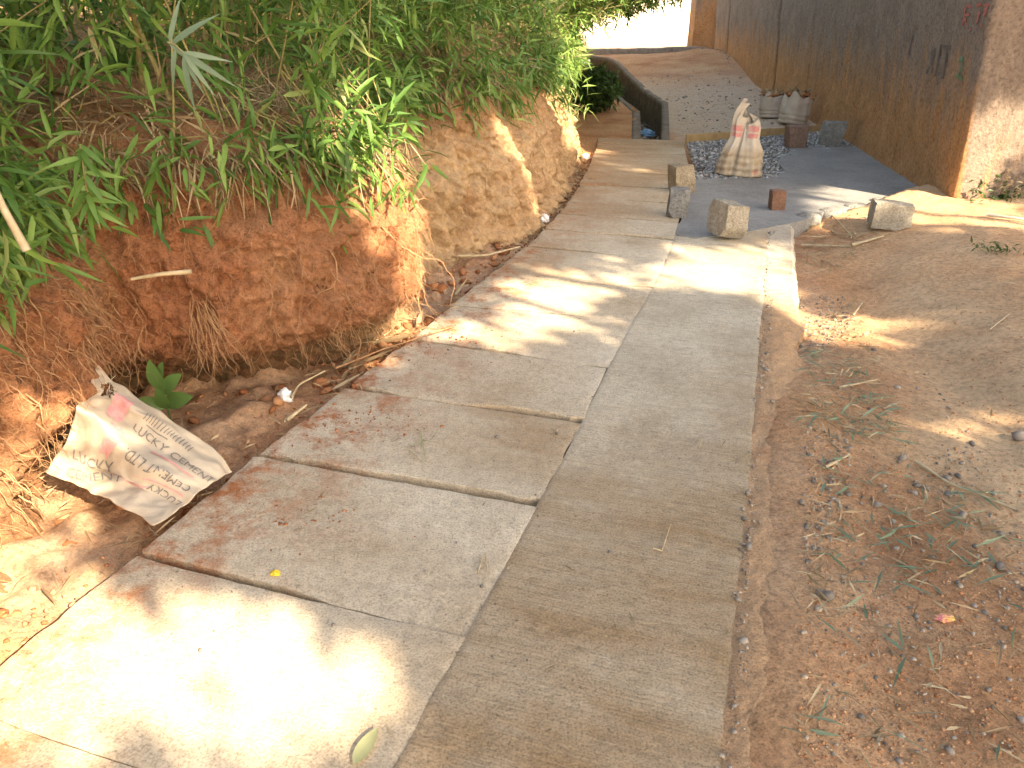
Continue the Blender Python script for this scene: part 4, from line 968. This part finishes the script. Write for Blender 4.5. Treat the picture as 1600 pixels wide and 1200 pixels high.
# empty printed cement sack lying against the bank
C00, C10, C11, C01 = [np.array(v) for v in ((-1.54, 2.60, .395), (-1.03, 2.42, .045), (-1.19, 2.07, .03), (-1.63, 2.26, .125))]
def sack_P(u, v):
    u = np.asarray(u, float)[..., None]; v = np.asarray(v, float)[..., None]
    P = (1-u)*(1-v)*C00+u*(1-v)*C10+u*v*C11+(1-u)*v*C01
    n_ = np.array([.45, -.62, .64])
    uu, vv = u[..., 0], v[..., 0]; ln = vv-(.50+.10*(uu-.4))
    h = .085*np.exp(-(ln/.09)**2)*(1-.6*uu)-.065*np.exp(-((ln-.22)/.13)**2)*(1-uu)+.03*np.exp(-((vv-.14)/.1)**2)*(1-uu)
    Q = np.stack([uu*2.2, vv*2.2, 0*uu], -1)
    h = h+fbm(Q*1.1+3, 3, 901)*.045+fbm(np.stack([uu*3+vv*6, vv*2-uu, 0*uu], -1), 3, 905)*.024+fbm(Q*6, 3, 903)*.006
    ed = np.minimum(np.minimum(uu, 1-uu), np.minimum(vv, 1-vv)); h = h+.012*sstep(0, .2, ed)
    P = P+n_*h[..., None]
    P[..., 0] += fbm(Q*1.6+9, 3, 911)*.035; P[..., 1] += fbm(Q*1.6+29, 3, 913)*.035; P[..., 2] += fbm(Q*1.6+49, 3, 915)*.02
    P[..., 2] = np.maximum(P[..., 2], .012)
    return P
nu_, nv_ = 90, 76
u, v = np.meshgrid(np.linspace(0, 1, nu_), np.linspace(0, 1, nv_)); V = sack_P(u, v).reshape(-1, 3)
F = gridF(nv_, nu_); uc = u.ravel()[F].mean(1); vc = v.ravel()[F].mean(1)
hole = ((uc-.13)/.055)**2+((vc-.13)/.085)**2 < 1+.3*np.sin(np.arctan2(vc-.13, uc-.13)*7); F = F[~hole]
dirt = np.clip(.75*(1-sstep(.03, .2, np.minimum(v, 1-u+.1)))*.4+.55*sstep(.55, .9, v)*(1-sstep(.2, .6, u))+.32, 0, 1)
es = empty('empty_cement_sack', (-1.3, 2.3, .02)); EL = np.array(es.location); tag(es, 'crumpled empty printed cement sack lying against the foot of the bank', 'sack')
bg_ = obj('bag', mesh('bag', V-EL, F[:, ::-1], {'print': np.zeros(nu_*nv_), 'dirt': dirt}, True), M['sack'], es)
md = bg_.modifiers.new('thickness', 'SOLIDIFY'); md.thickness = .004; md.offset = -1 if True else 1
def s_n(u, v):
    e = .01; a = sack_P(u+e, v)-sack_P(u-e, v); b = sack_P(u, v+e)-sack_P(u, v-e); n_ = nrm(np.cross(b, a)); 
    return np.where((n_[..., 2:3] < 0), -n_, n_)
def patch(name, m, u0, u1, v0, v1, rag=.01):
    a, b = np.meshgrid(np.linspace(u0, u1, 14), np.linspace(v0, v1, 14)); b = b+rag*np.sin(a*90); P = sack_P(a, b)+s_n(a, b)*.004
    obj(name, mesh(name, (P-EL).reshape(-1, 3), gridF(14, 14)[:, ::-1]), m, es)
def letters(txt, m, u0, v0, size, ang, aspect=1.0, name='lettering'):
    cu = bpy.data.curves.new('t', 'FONT'); cu.body = txt; cu.size = 1; cu.resolution_u = 3
    ob = bpy.data.objects.new('t', cu); col.objects.link(ob); dg = bpy.context.evaluated_depsgraph_get(); dg.update()
    me = bpy.data.meshes.new_from_object(ob.evaluated_get(dg)); bpy.data.objects.remove(ob); bpy.data.curves.remove(cu)
    bm = bmesh.new(); bm.from_mesh(me); bmesh.ops.triangulate(bm, faces=bm.faces[:])
    bmesh.ops.subdivide_edges(bm, edges=[e for e in bm.edges if e.calc_length() > .25], cuts=2); bm.to_mesh(me); bm.free()
    co = np.array([v_.co[:] for v_ in me.vertices]); x = co[:, 0]*size*aspect; y = -co[:, 1]*size*1.25
    c_, s_ = math.cos(ang), math.sin(ang); a = np.clip(u0+x*c_-y*s_, .01, .99); b = np.clip(v0+x*s_+y*c_, .01, .99)
    P = sack_P(a, b)+s_n(a, b)*.0045-EL
    for v_, p_ in zip(me.vertices, P): v_.co = p_
    me.update(); obj(name, me, m, es)
patch('pink_print', M['pink'], .20, .33, .11, .36); patch('pink_print', M['pink'], .26, .37, .40, .60)
letters('LUCKY CEMENT', M['ink'], .40, .34, .082, 0.02); letters('CEMENT LTD.', M['ink'], .96, .50, .082, math.pi+.03)
letters('LUCKY', M['ink'], .12, .82, .115, -.35); letters('CEMENT', M['ink'], .16, .965, .105, -.35)
letters('LUCKY', M['ink'], .985, .66, .085, math.pi+.05)
for k in range(16): patch('printed_line', M['ink'], .43+k*.021, .436+k*.021, .12, .20, 0)
for k, (a, b, c_, d_) in enumerate([(.47, .62, .225, .235), (.60, .9, .385, .40), (.62, .95, .60, .612), (.42, .72, .70, .715), (.45, .70, .74, .752)]): patch('printed_line', M['pink' if k else 'ink'], a, b, c_, d_, 0)
ps = []
for k in range(26):
    a = rng.uniform(0, 6.28); p0 = sack_P(.13+.055*math.cos(a), .13+.085*math.sin(a)); p1 = p0+rng.normal(0, .022, 3); ps.append(np.stack([p0, (p0+p1)/2+rng.normal(0, .006, 3), p1])-EL)
Vt, Ft = tubes(ps, [.0009]*len(ps), 4); tag(obj('frayed_threads', mesh('frayed_threads', Vt, Ft), M['sack'], es), kind='stuff')

# ---------------------------------------------------------------- broad-leaved weed under the bank
wp = np.array([*G(268, 668)[:2], -.03])
wd = empty('weed', wp); tag(wd, 'young broad leaved green weed under the overhanging bank', 'plant')
for k, (dx, dz, L, Wd, f) in enumerate((a_, b_, c_*1.25, d_*1.25, e_*1.7+.03) for a_, b_, c_, d_, e_ in [(-.10, 1, .125, .055, .10), (-.62, .30, .105, .05, .06), (.65, .35, .125, .058, .07), (.55, .62, .11, .05, .10), (.02, .75, .10, .045, .05), (.15, .95, .09, .045, .12), (.1, .05, .075, .04, .03), (.4, .9, .08, .035, .09)]):
    V, F = leaf_mesh(L, Wd, .25, 9, .16, 'broad'); me = mesh('leaf', V, F, {'tint': np.full(len(V), rng.uniform(.2, .9))}, True)
    o = obj('leaf', me, M['broad'], wd); x = Vector((dx, -.45+.1*k % .2, dz)).normalized(); y = Vector((rng.normal(0, .2), -1, .5)).cross(x).normalized(); z = x.cross(y)
    o.matrix_local = Matrix.Translation(Vector((0, 0, f))) @ Matrix((x, y, z)).transposed().to_4x4()
Vt, Ft = tubes([polyline([(0, 0, -.02), (.004, 0, .10), (0, 0, .24)], .02)[0]], [.004], 5); obj('stem', mesh('stem', Vt, Ft, None, True), M['broad'], wd); Vt = None
wd.children[-1].data.attributes.new('tint', 'FLOAT', 'POINT')

def weed(name, label, loc, n, r, L, W, m, seed):
    e = empty(name, loc); tag(e, label, 'plant'); C = rng.normal(0, 1, (n, 3))*np.array([r, r*.7, r*.5])+np.array([0, 0, r*.85]); C[:, 2] = np.abs(C[:, 2])
    V, F, t_ = sprigs(C, 7, L, W, False, None, 1.0); tag(obj('foliage', mesh('foliage', V, F, {'tint': t_}), m, e), kind='stuff')
    ps = [np.stack([np.array([0, 0, -.02]), c*.5+rng.normal(0, .01, 3), c]) for c in C[::2]]; Vt, Ft = tubes(ps, [.002]*len(ps), 4); obj('stems', mesh('stems', Vt, Ft), M['culm'], e)
p = G(1562, 335, -.0); weed('weed_patch', 'small leafy weed at the sunny foot of the mud building', (p[0], p[1]+.2, 0), 42, .13, .05, .022, M['shrub'], 1)
p = G(1620, 330, -.0); weed('weed_patch', 'dry leaning weed bush against the building front', (p[0], p[1]+.2, 0), 60, .2, .06, .02, M['straw'], 2)
p = G(1552, 412, -.0); weed('weed_patch', 'low green seedling on the bare earth verge', (p[0], p[1], .02), 16, .07, .05, .014, M['shrub'], 3)
p = G(808, 350, 0); weed('weed_patch', 'tiny seedling at the foot of the pale fluted bank', (p[0]-.12, p[1], 0), 8, .035, .05, .014, M['leaf'], 4)
pb, nv, _ = bank_at(8.2, .55); weed('weed_patch', 'grassy tuft growing from the face of the far bank', (pb+nv*.03).tolist(), 18, .12, .16, .014, M['leaf'], 5)

# ---------------------------------------------------------------- sticks
def gz(x, y): return float(ground_h(np.array([x]), np.array([y]))[0])
def stick(label, px, r, m=None, z=None, lift=.006, name='dry_stick', wob=.006):
    pts = []
    for k, p in enumerate(px):
        q = G(p[0], p[1], 0 if z is None else z)
        if z is None:
            zz_ = gz(q[0], q[1]); q = G(p[0], p[1], zz_); q[2] = max(gz(q[0], q[1]), zz_)
        pts.append(q+np.array([0, 0, r+lift]))
    P_, _ = polyline(pts, .03); 
    if len(P_) < 3: P_ = np.array([pts[0], (pts[0]+pts[-1])/2, pts[-1]])
    P_ = P_+fbm(P_*9, 2, 5)[:, None]*wob*np.array([1, 1, .3]); c0 = P_.mean(0)
    rr = np.linspace(r, r*.6, len(P_))*(1+.12*np.sin(np.arange(len(P_))*1.3))
    Vt, Ft = tubes([P_-c0], [rr], 6); return tag(obj(name, mesh(name, Vt, Ft, None, True), m or M['stick'], None, c0), label, 'stick')
stick('pale bleached branch lying at the foot of the building corner', [(1412, 315), (1450, 327), (1492, 331)], .016, M['pale_stick'], z=.0)
stick('thin bleached branch running along the building front', [(1540, 340), (1575, 346), (1640, 352)], .014, M['pale_stick'])
stick('dry cane lying across the hollow beside the path', [(1328, 394), (1382, 372)], .013)
stick('split cane beside the slab corner', [(1252, 386), (1300, 395), (1330, 396)], .010)
stick('short cane under the concrete front edge', [(1272, 348), (1312, 372)], .009)
stick('thin cane crossing the gully straw', [(1296, 352), (1330, 374), (1328, 378)], .007)
stick('dry cane piece by the gravelly gully', [(1332, 496), (1348, 474)], .007)
stick('long thin brown cane on the pebbly verge', [(1430, 725), (1480, 760), (1600, 806)], .007)
stick('brown cane fragment on the pebbly verge', [(1310, 608), (1370, 597)], .006)
stick('tan cane stub among grass blades on the verge', [(1288, 735), (1328, 713)], .007)
stick('straight twig lying on open red earth', [(1545, 518), (1580, 490)], .004)
stick('forked dry straw stem on the brushed concrete', [(746, 898), (757, 862)], .0025, z=.004, lift=.002, wob=.001)
stick('second prong of the forked straw stem on the brushed concrete', [(762, 895), (757, 862)], .0025, z=.004, lift=.002, wob=.001)
stick('curved straw stem on the brushed concrete', [(1020, 858), (1034, 862), (1049, 818)], .0022, z=.004, lift=.002, wob=.001)
stick('thin straw standing near the slab joint', [(1093, 702), (1098, 684)], .002, z=.004, lift=.002, wob=.001)
stick('straw stem with green blades on the grey slab', [(640, 705), (668, 730)], .0025, z=.006, lift=.003, wob=.001)
stick('long thin brown stick along the slab edge', [(525, 578), (600, 548), (712, 512)], .0045, M['root'], z=.01)
stick('bent dry bamboo sheath by the slab edge', [(455, 625), (468, 604), (510, 582)], .006, M['stick'], z=.02)
stick('cane piece leaning on the slab edge', [(448, 662), (482, 636)], .010, z=-.01)
stick('stick lying below the pale fluted bank', [(715, 403), (760, 402), (815, 388)], .009, z=.0)
sA, sB = unproj(205, 436, 2.74), unproj(303, 424, 2.78)
for nme, lab, a, b, r in (('dry_stick', 'pale broken cane sticking out of the red cut face', sA, sB, .010), ('dry_stick', 'thick slanting cane on the root mass', unproj(-20, 268, 2.05), unproj(42, 392, 2.0), .012)):
    P_, _ = polyline([a, (a+b)/2+np.array([0, -.01, .008]), b], .02); c0 = P_.mean(0); Vt, Ft = tubes([P_-c0], [np.linspace(r*.6, r, len(P_))], 6)
    tag(obj(nme, mesh(nme, Vt, Ft, None, True), M['stick'], None, c0), lab, 'stick')

# ---------------------------------------------------------------- scattered litter
def verge_pts(pxpoly, n):
    p = np.array(pxpoly, float); lo, hi = p.min(0), p.max(0); out = []
    while len(out) < n:
        q = rng.uniform(lo, hi, (n*2, 2)); q = q[inpoly(q[:, 0], q[:, 1], pxpoly)]
        for a in q: out.append(G(a[0], a[1], -.03)[:2])
    q = np.array(out[:n]); return xyz(q[:, 0], q[:, 1], ground_h(q[:, 0], q[:, 1]))
Ps = [verge_pts([(1255, 520), (1420, 520), (1600, 780), (1600, 1000), (1250, 1000), (1258, 700)], 330), verge_pts([(1250, 430), (1330, 440), (1345, 480), (1300, 520), (1252, 520)], 520), verge_pts([(1400, 690), (1540, 720), (1560, 790), (1430, 780)], 70), verge_pts([(1250, 640), (1330, 700), (1320, 850), (1250, 900)], 240), verge_pts([(1255, 900), (1600, 900), (1600, 1200), (1245, 1200)], 170)]
P = np.concatenate(Ps); sz = rng.lognormal(-4.75, .5, len(P)).clip(.004, .035); P[:, 2] += sz*.12
V, F, t_ = pebbles(P, sz, .7); tag(obj('verge_pebbles', mesh('verge_pebbles', V, F, {'tint': t_}), M['pebble']), 'small grey pebbles strewn over the red verge', 'pebbles', kind='stuff')
# pebbles in the crack line and on the path
cr, _ = polyline(CRACK, .008); cr = cr[cr[:, 1] > .9]; cr = cr[(fbm(xyz(cr[:, 0]*3, cr[:, 1]*3, 0), 3, 951) > -.15)]; cr = cr+rng.normal(0, .012, cr.shape)+np.stack([fbm(xyz(cr[:, 0]*2, cr[:, 1]*2.5, 0), 3, 953)*.05+.015, 0*cr[:, 0]], -1)
q = np.concatenate([cr, rng.uniform([0, 0], [1, 1], (260, 2))*[1.6, 5]+[-1.2, 1.4]]); xl = xat(L_EDGE, q[:, 1]); xr_ = xat(OUTER, q[:, 1]); q = q[(q[:, 0] > xl+.03) & (q[:, 0] < xr_-.03)]
sz = rng.lognormal(-5.1, .62, len(q)).clip(.002, .026)
V, F, t_ = pebbles(xyz(q[:, 0], q[:, 1], .002+0*q[:, 0]), sz, .7); tag(obj('path_grit', mesh('path_grit', V, F, {'tint': t_}), M['pebble']), 'grit lying in the crack and on the concrete path', 'grit', kind='stuff')
# clods and debris between slabs and bank, on slabs
q = []
for k in range(2300):
    y = rng.uniform(1.6, 9.5); xl = float(xat(L_EDGE, y)); xb = float(np.interp(y, yb, bs[:, 0])); q.append((rng.uniform(xb-.1, xl+.03), y))
q = np.array(q); sz = rng.lognormal(-4.2, .5, len(q)).clip(.006, .06)
V, F, t_ = pebbles(xyz(q[:, 0], q[:, 1], -.07+rng.uniform(0, .05, len(q))), sz, .7, .45); tag(obj('earth_clods', mesh('earth_clods', V, F, {'tint': t_}), M['clod']), 'crumbled red earth clods between slabs and bank', 'clods', kind='stuff')
q = []
for (px, py, sx, sy, n) in [(530, 660, 45, 14, 130), (600, 672, 40, 10, 50), (640, 545, 60, 20, 120), (700, 530, 40, 12, 70), (430, 780, 60, 30, 120), (380, 740, 40, 15, 90), (470, 800, 60, 30, 40)]:
    for a in rng.normal([px, py], [sx, sy], (n, 2)): q.append(G(*a)[:2])
q = np.array(q); q = q[q[:, 0] > xat(L_EDGE, q[:, 1])+.01]; sz = rng.lognormal(-5.2, .5, len(q)).clip(.002, .018)
V, F, t_ = pebbles(xyz(q[:, 0], q[:, 1], .003+0*q[:, 0]), sz, .7); tag(obj('earth_crumbs', mesh('earth_crumbs', V, F, {'tint': t_*.5}), M['clod']), 'red earth crumbs spilled onto the slabs', 'crumbs', kind='stuff')
q = np.concatenate([scatter_poly([(2.3, 10.6), (4.3, 10.6), (4.8, 15), (4.9, 19), (2.9, 18), (2.8, 14.4)], 700), np.stack([np.interp(yv_ := rng.uniform(10.2, 21, 260), [10, 15, 22], [4.25, 4.8, 5.2])-rng.exponential(.14, 260), yv_], -1)])
sz = rng.lognormal(-3.9, .5, len(q)).clip(.008, .08); V, F, t_ = pebbles(xyz(q[:, 0], q[:, 1], ground_h(q[:, 0], q[:, 1])+sz*.1), sz, .6); tag(obj('alley_rubble', mesh('alley_rubble', V, F, {'tint': t_}), M['pebble']), 'small stones and rubble on the alley ground behind the board', 'rubble', kind='stuff')
q = np.concatenate([verge_pts([(1250, 350), (1600, 340), (1640, 520), (1640, 1200), (1240, 1200), (1255, 700)], 5200)]); sz = rng.lognormal(-5.25, .45, len(q)).clip(.002, .016)
V, F, t_ = pebbles(q+np.array([0, 0, 1])*(sz*.1)[:, None], sz, .7); tag(obj('verge_crumbs', mesh('verge_crumbs', V, F, {'tint': np.clip(t_*.6+.4, 0, 1)}), M['clod']), 'fine earth crumbs covering the red verge', 'crumbs', kind='stuff')
# single larger stones of the verge
lm = []
for k in range(5):
    V, F, t_ = pebbles(np.zeros((1, 3)), 1.0, .7, .22); bm = bmesh.new(); me = mesh('verge_pebble', V, F, {'tint': np.full(12, rng.uniform(.15, .8))}); me.materials.append(M['pebble']); lm.append(me)
for k, (px, py, s) in enumerate([(1206, 628, .022), (1480, 748, .034), (1497, 745, .028), (1410, 718, .034), (1404, 724, .022), (1482, 772, .03), (1502, 810, .035), (1433, 760, .03), (1370, 790, .027), (1290, 942, .05), (1325, 775, .024), (1168, 772, .025), (1163, 812, .022), (1170, 856, .025), (1250, 795, .028), (1448, 765, .024), (1505, 805, .03), (1520, 690, .03), (1595, 680, .055), (1562, 890, .038), (1278, 935, .028)]):
    q = G(px, py, -.02 if px > 1245 else 0); z = gz(q[0], q[1]) if px > 1245 else .0
    o = obj('verge_stone', lm[k % 5], None, None, (q[0], q[1], z+s*.22)); o.scale = (s*1.15, s*1.15, s*1.15); o.rotation_euler = (0, 0, rng.uniform(0, 6))
    tag(o, 'loose grey pebble lying among the verge litter', 'pebble', 'larger loose pebbles along the verge')
# broken clods and sheaths that fill the strip below the undercut
cm = []
for k in range(6):
    V, F, t_ = pebbles(np.zeros((1, 3)), 1.0, .75, .42); me = mesh('clod', V, F, {'tint': np.full(12, rng.uniform(.1, .9))}); me.materials.append(M['clod']); cm.append(me)
for k in range(60):
    y = rng.uniform(2.75, 5.6); xl = float(xat(L_EDGE, y)); xb = float(np.interp(y, yb, bs[:, 0])); x = rng.uniform(xb+.02, xl-.03) if xl-xb > .1 else xl-.06
    s_ = rng.uniform(.035, .085); o = obj('earth_clod', cm[k % 6], None, None, (x, y, gz(x, y)+s_*.2)); o.scale = (s_, s_, s_); o.rotation_euler = (rng.normal(0, .4), rng.normal(0, .4), rng.uniform(0, 6))
    tag(o, 'broken lump of red earth lying between the slabs and the bank foot', 'clod', 'fallen earth clods at the bank foot')
for k in range(16):
    y = rng.uniform(3.0, 5.2); x = float(xat(L_EDGE, y))-rng.uniform(.02, .22); a = rng.uniform(-.6, 1.4); V, F = leaf_mesh(rng.uniform(.12, .28), rng.uniform(.012, .03), -.1, 8, .35); o = obj('dry_sheath', mesh('dry_sheath', V, F, {'tint': np.full(len(V), rng.uniform(.3, 1))}, True), M['straw'], None, (x, y, gz(x, y)+.02)); o.rotation_euler = (rng.normal(0, .4), rng.normal(-.1, .15), a+.6)
    tag(o, 'curled dry bamboo sheath lying beside the slab edge', 'sheath', 'dry bamboo sheaths along the slab edge')
# green and dry blades on the verge, straw heap by the pad
def litter(name, label, groups, m, Lr, Wr, tint, up=.12):
    Pq = []
    for poly, n in groups: Pq.append(verge_pts(poly, n))
    P = np.concatenate(Pq); n = len(P); P[:, 2] += rng.uniform(.008, .035, n)
    a = rng.uniform(0, 6.28, n); D = np.stack([np.cos(a), np.sin(a), rng.normal(up*.3, up, n)], -1)
    V, F, t_ = leaves(P, D, nrm(np.array([0, 0, 1.])+rng.normal(0, .5, (n, 3))), rng.uniform(*Lr, n), rng.uniform(*Wr, n), rng.uniform(*tint, n), .1)
    tag(obj(name, mesh(name, V, F, {'tint': t_}), m), label, 'leaf litter', kind='stuff')
ga = [(1255, 520), (1350, 540), (1400, 680), (1330, 710), (1255, 690)]; gb = [(1270, 730), (1540, 760), (1560, 900), (1290, 930)]; gc = [(1255, 700), (1600, 700), (1600, 1200), (1250, 1200)]
litter('green_blades', 'cut green bamboo leaves strewn on the verge', [(ga, 90), (gb, 80), (gc, 40)], M['glaucous'], (.05, .15), (.006, .013), (0, 1))
litter('dry_blades', 'dry straw and dead leaves strewn on the verge', [(ga, 260), (gb, 120), (gc, 160), ([(1255, 520), (1330, 520), (1340, 1000), (1245, 1000)], 160), ([(1255, 430), (1350, 440), (1380, 560), (1255, 520)], 160), ([(1400, 480), (1600, 450), (1600, 700), (1420, 700)], 30)], M['straw'], (.03, .12), (.003, .010), (.2, 1))
litter('dry_straw_heap', 'dry reed straw in the gully below the concrete pad', [([(1250, 348), (1360, 340), (1400, 372), (1300, 405), (1250, 400)], 190)], M['straw'], (.08, .26), (.004, .012), (.4, 1))
q = []
for k in range(900):
    y = rng.uniform(1.8, 9.0); xl = float(xat(L_EDGE, y)); xb = float(np.interp(y, yb, bs[:, 0])); q.append((rng.uniform(xb, xl+.06), y))
q = np.array(q); n = len(q); a = rng.uniform(0, 6.28, n)
V, F, t_ = leaves(xyz(q[:, 0], q[:, 1], -.03+rng.uniform(0, .04, n)), np.stack([np.cos(a), np.sin(a), rng.normal(.05, .15, n)], -1), nrm(np.array([0, 0, 1.])+rng.normal(0, .5, (n, 3))), rng.uniform(.03, .14, n), rng.uniform(.003, .012, n), rng.uniform(.2, 1, n)); tag(obj('drain_side_straw', mesh('drain_side_straw', V, F, {'tint': t_}), M['straw']), 'straw and dead leaves in the strip between slabs and bank', 'leaf litter', kind='stuff')
q = []
for (px, py, sx, sy, n_) in [(700, 540, 60, 14, 60), (650, 690, 25, 20, 14), (430, 760, 70, 40, 50), (900, 900, 250, 150, 40), (950, 600, 150, 100, 30)]:
    for a in rng.normal([px, py], [sx, sy], (n_, 2)): q.append(G(*a)[:2])
q = np.array(q); q = q[(q[:, 0] > xat(L_EDGE, q[:, 1])+.02) & (q[:, 0] < xat(CRACK, q[:, 1]))]; n = len(q); a = rng.uniform(0, 6.28, n)
V, F, t_ = leaves(xyz(q[:, 0], q[:, 1], .006+0*a), np.stack([np.cos(a), np.sin(a), .03+0*a], -1), nrm(np.array([0, 0, 1.])+rng.normal(0, .3, (n, 3))), rng.uniform(.015, .07, n), rng.uniform(.0015, .005, n), rng.uniform(.1, .9, n), .02); tag(obj('path_straw', mesh('path_straw', V, F, {'tint': t_}), M['straw']), 'wisps of dry straw lying on the slabs', 'leaf litter', kind='stuff')
# two green blades crossing on the grey slab
for k, (a, b, lab) in enumerate([((655, 672), (668, 728), 'green grass blade lying lengthwise on the grey slab'), ((632, 702), (690, 688), 'green grass blade lying crosswise on the grey slab')]):
    p0, p1 = G(*a), G(*b); V, F = leaf_mesh(np.linalg.norm(p1-p0), .006, .0, 7, .1); o = obj('grass_blade', mesh('grass_blade', V, F, {'tint': np.full(len(V), .6)}, True), M['paleleaf'], None, (p0[0], p0[1], .010+.004*k)); o.rotation_euler = (0, 0, math.atan2(p1[1]-p0[1], p1[0]-p0[0])); tag(o, lab, 'grass')
# fallen leaf, petals, plastics, wrapper
p0, p1 = G(553, 1198), G(592, 1140); V, F = leaf_mesh(np.linalg.norm(p1-p0)*.95, .040, -.06, 9, .18, 'broad'); o = obj('fallen_leaf', mesh('fallen_leaf', V, F, {'tint': np.full(len(V), .5)}, True), M['paleleaf'], None, (p0[0], p0[1], .008)); o.rotation_euler = (0, 0, math.atan2(p1[1]-p0[1], p1[0]-p0[0])); tag(o, 'pale green fallen leaf on the sunlit concrete', 'leaf')
def crumple(name, label, cat, loc, s, m, seed):
    bm = bmesh.new(); bmesh.ops.create_icosphere(bm, subdivisions=3, radius=1)
    co = np.array([v.co[:] for v in bm.verts]); co = co*(.75+.75*np.abs(fbm(co*2.2+seed, 3, seed)))[:, None]*np.array(s)*.5; co[:, 2] = np.maximum(co[:, 2], -s[2]*.3)
    for v, c in zip(bm.verts, co): v.co = c
    me = bpy.data.meshes.new(name); bm.to_mesh(me); bm.free(); o = obj(name, me, m, None, (loc[0], loc[1], loc[2]+s[2]*.28)); tag(o, label, cat); return o
crumple('crumpled_plastic', 'crumpled white plastic at the foot of the fluted bank', 'litter', G(850, 346, -.01), (.09, .07, .085), M['plastic'], 3)
crumple('crumpled_plastic', 'crumpled clear plastic cup among straw at the slab edge', 'litter', G(447, 628, -.01), (.07, .06, .09), M['plastic'], 5)
crumple('crumpled_plastic', 'scrap of white plastic at the bank foot beside the far slabs', 'litter', G(915, 248, -.02), (.10, .08, .08), M['plastic'], 9)
crumple('plastic_bag', 'blue plastic bag lying in the open drain', 'litter', (2.40, 14.2, -.57), (.3, .3, .16), M['bluepl'], 6)
crumple('yellow_petals', 'small yellow flower dropped on the slab', 'flower', G(430, 897, .0), (.034, .028, .016), M['yellow'], 7)
q = G(1475, 968, -.02); crumple('candy_wrapper', 'pink and yellow candy wrapper on the red verge', 'litter', (q[0], q[1], gz(q[0], q[1])), (.06, .035, .02), M['wrap'], 8)
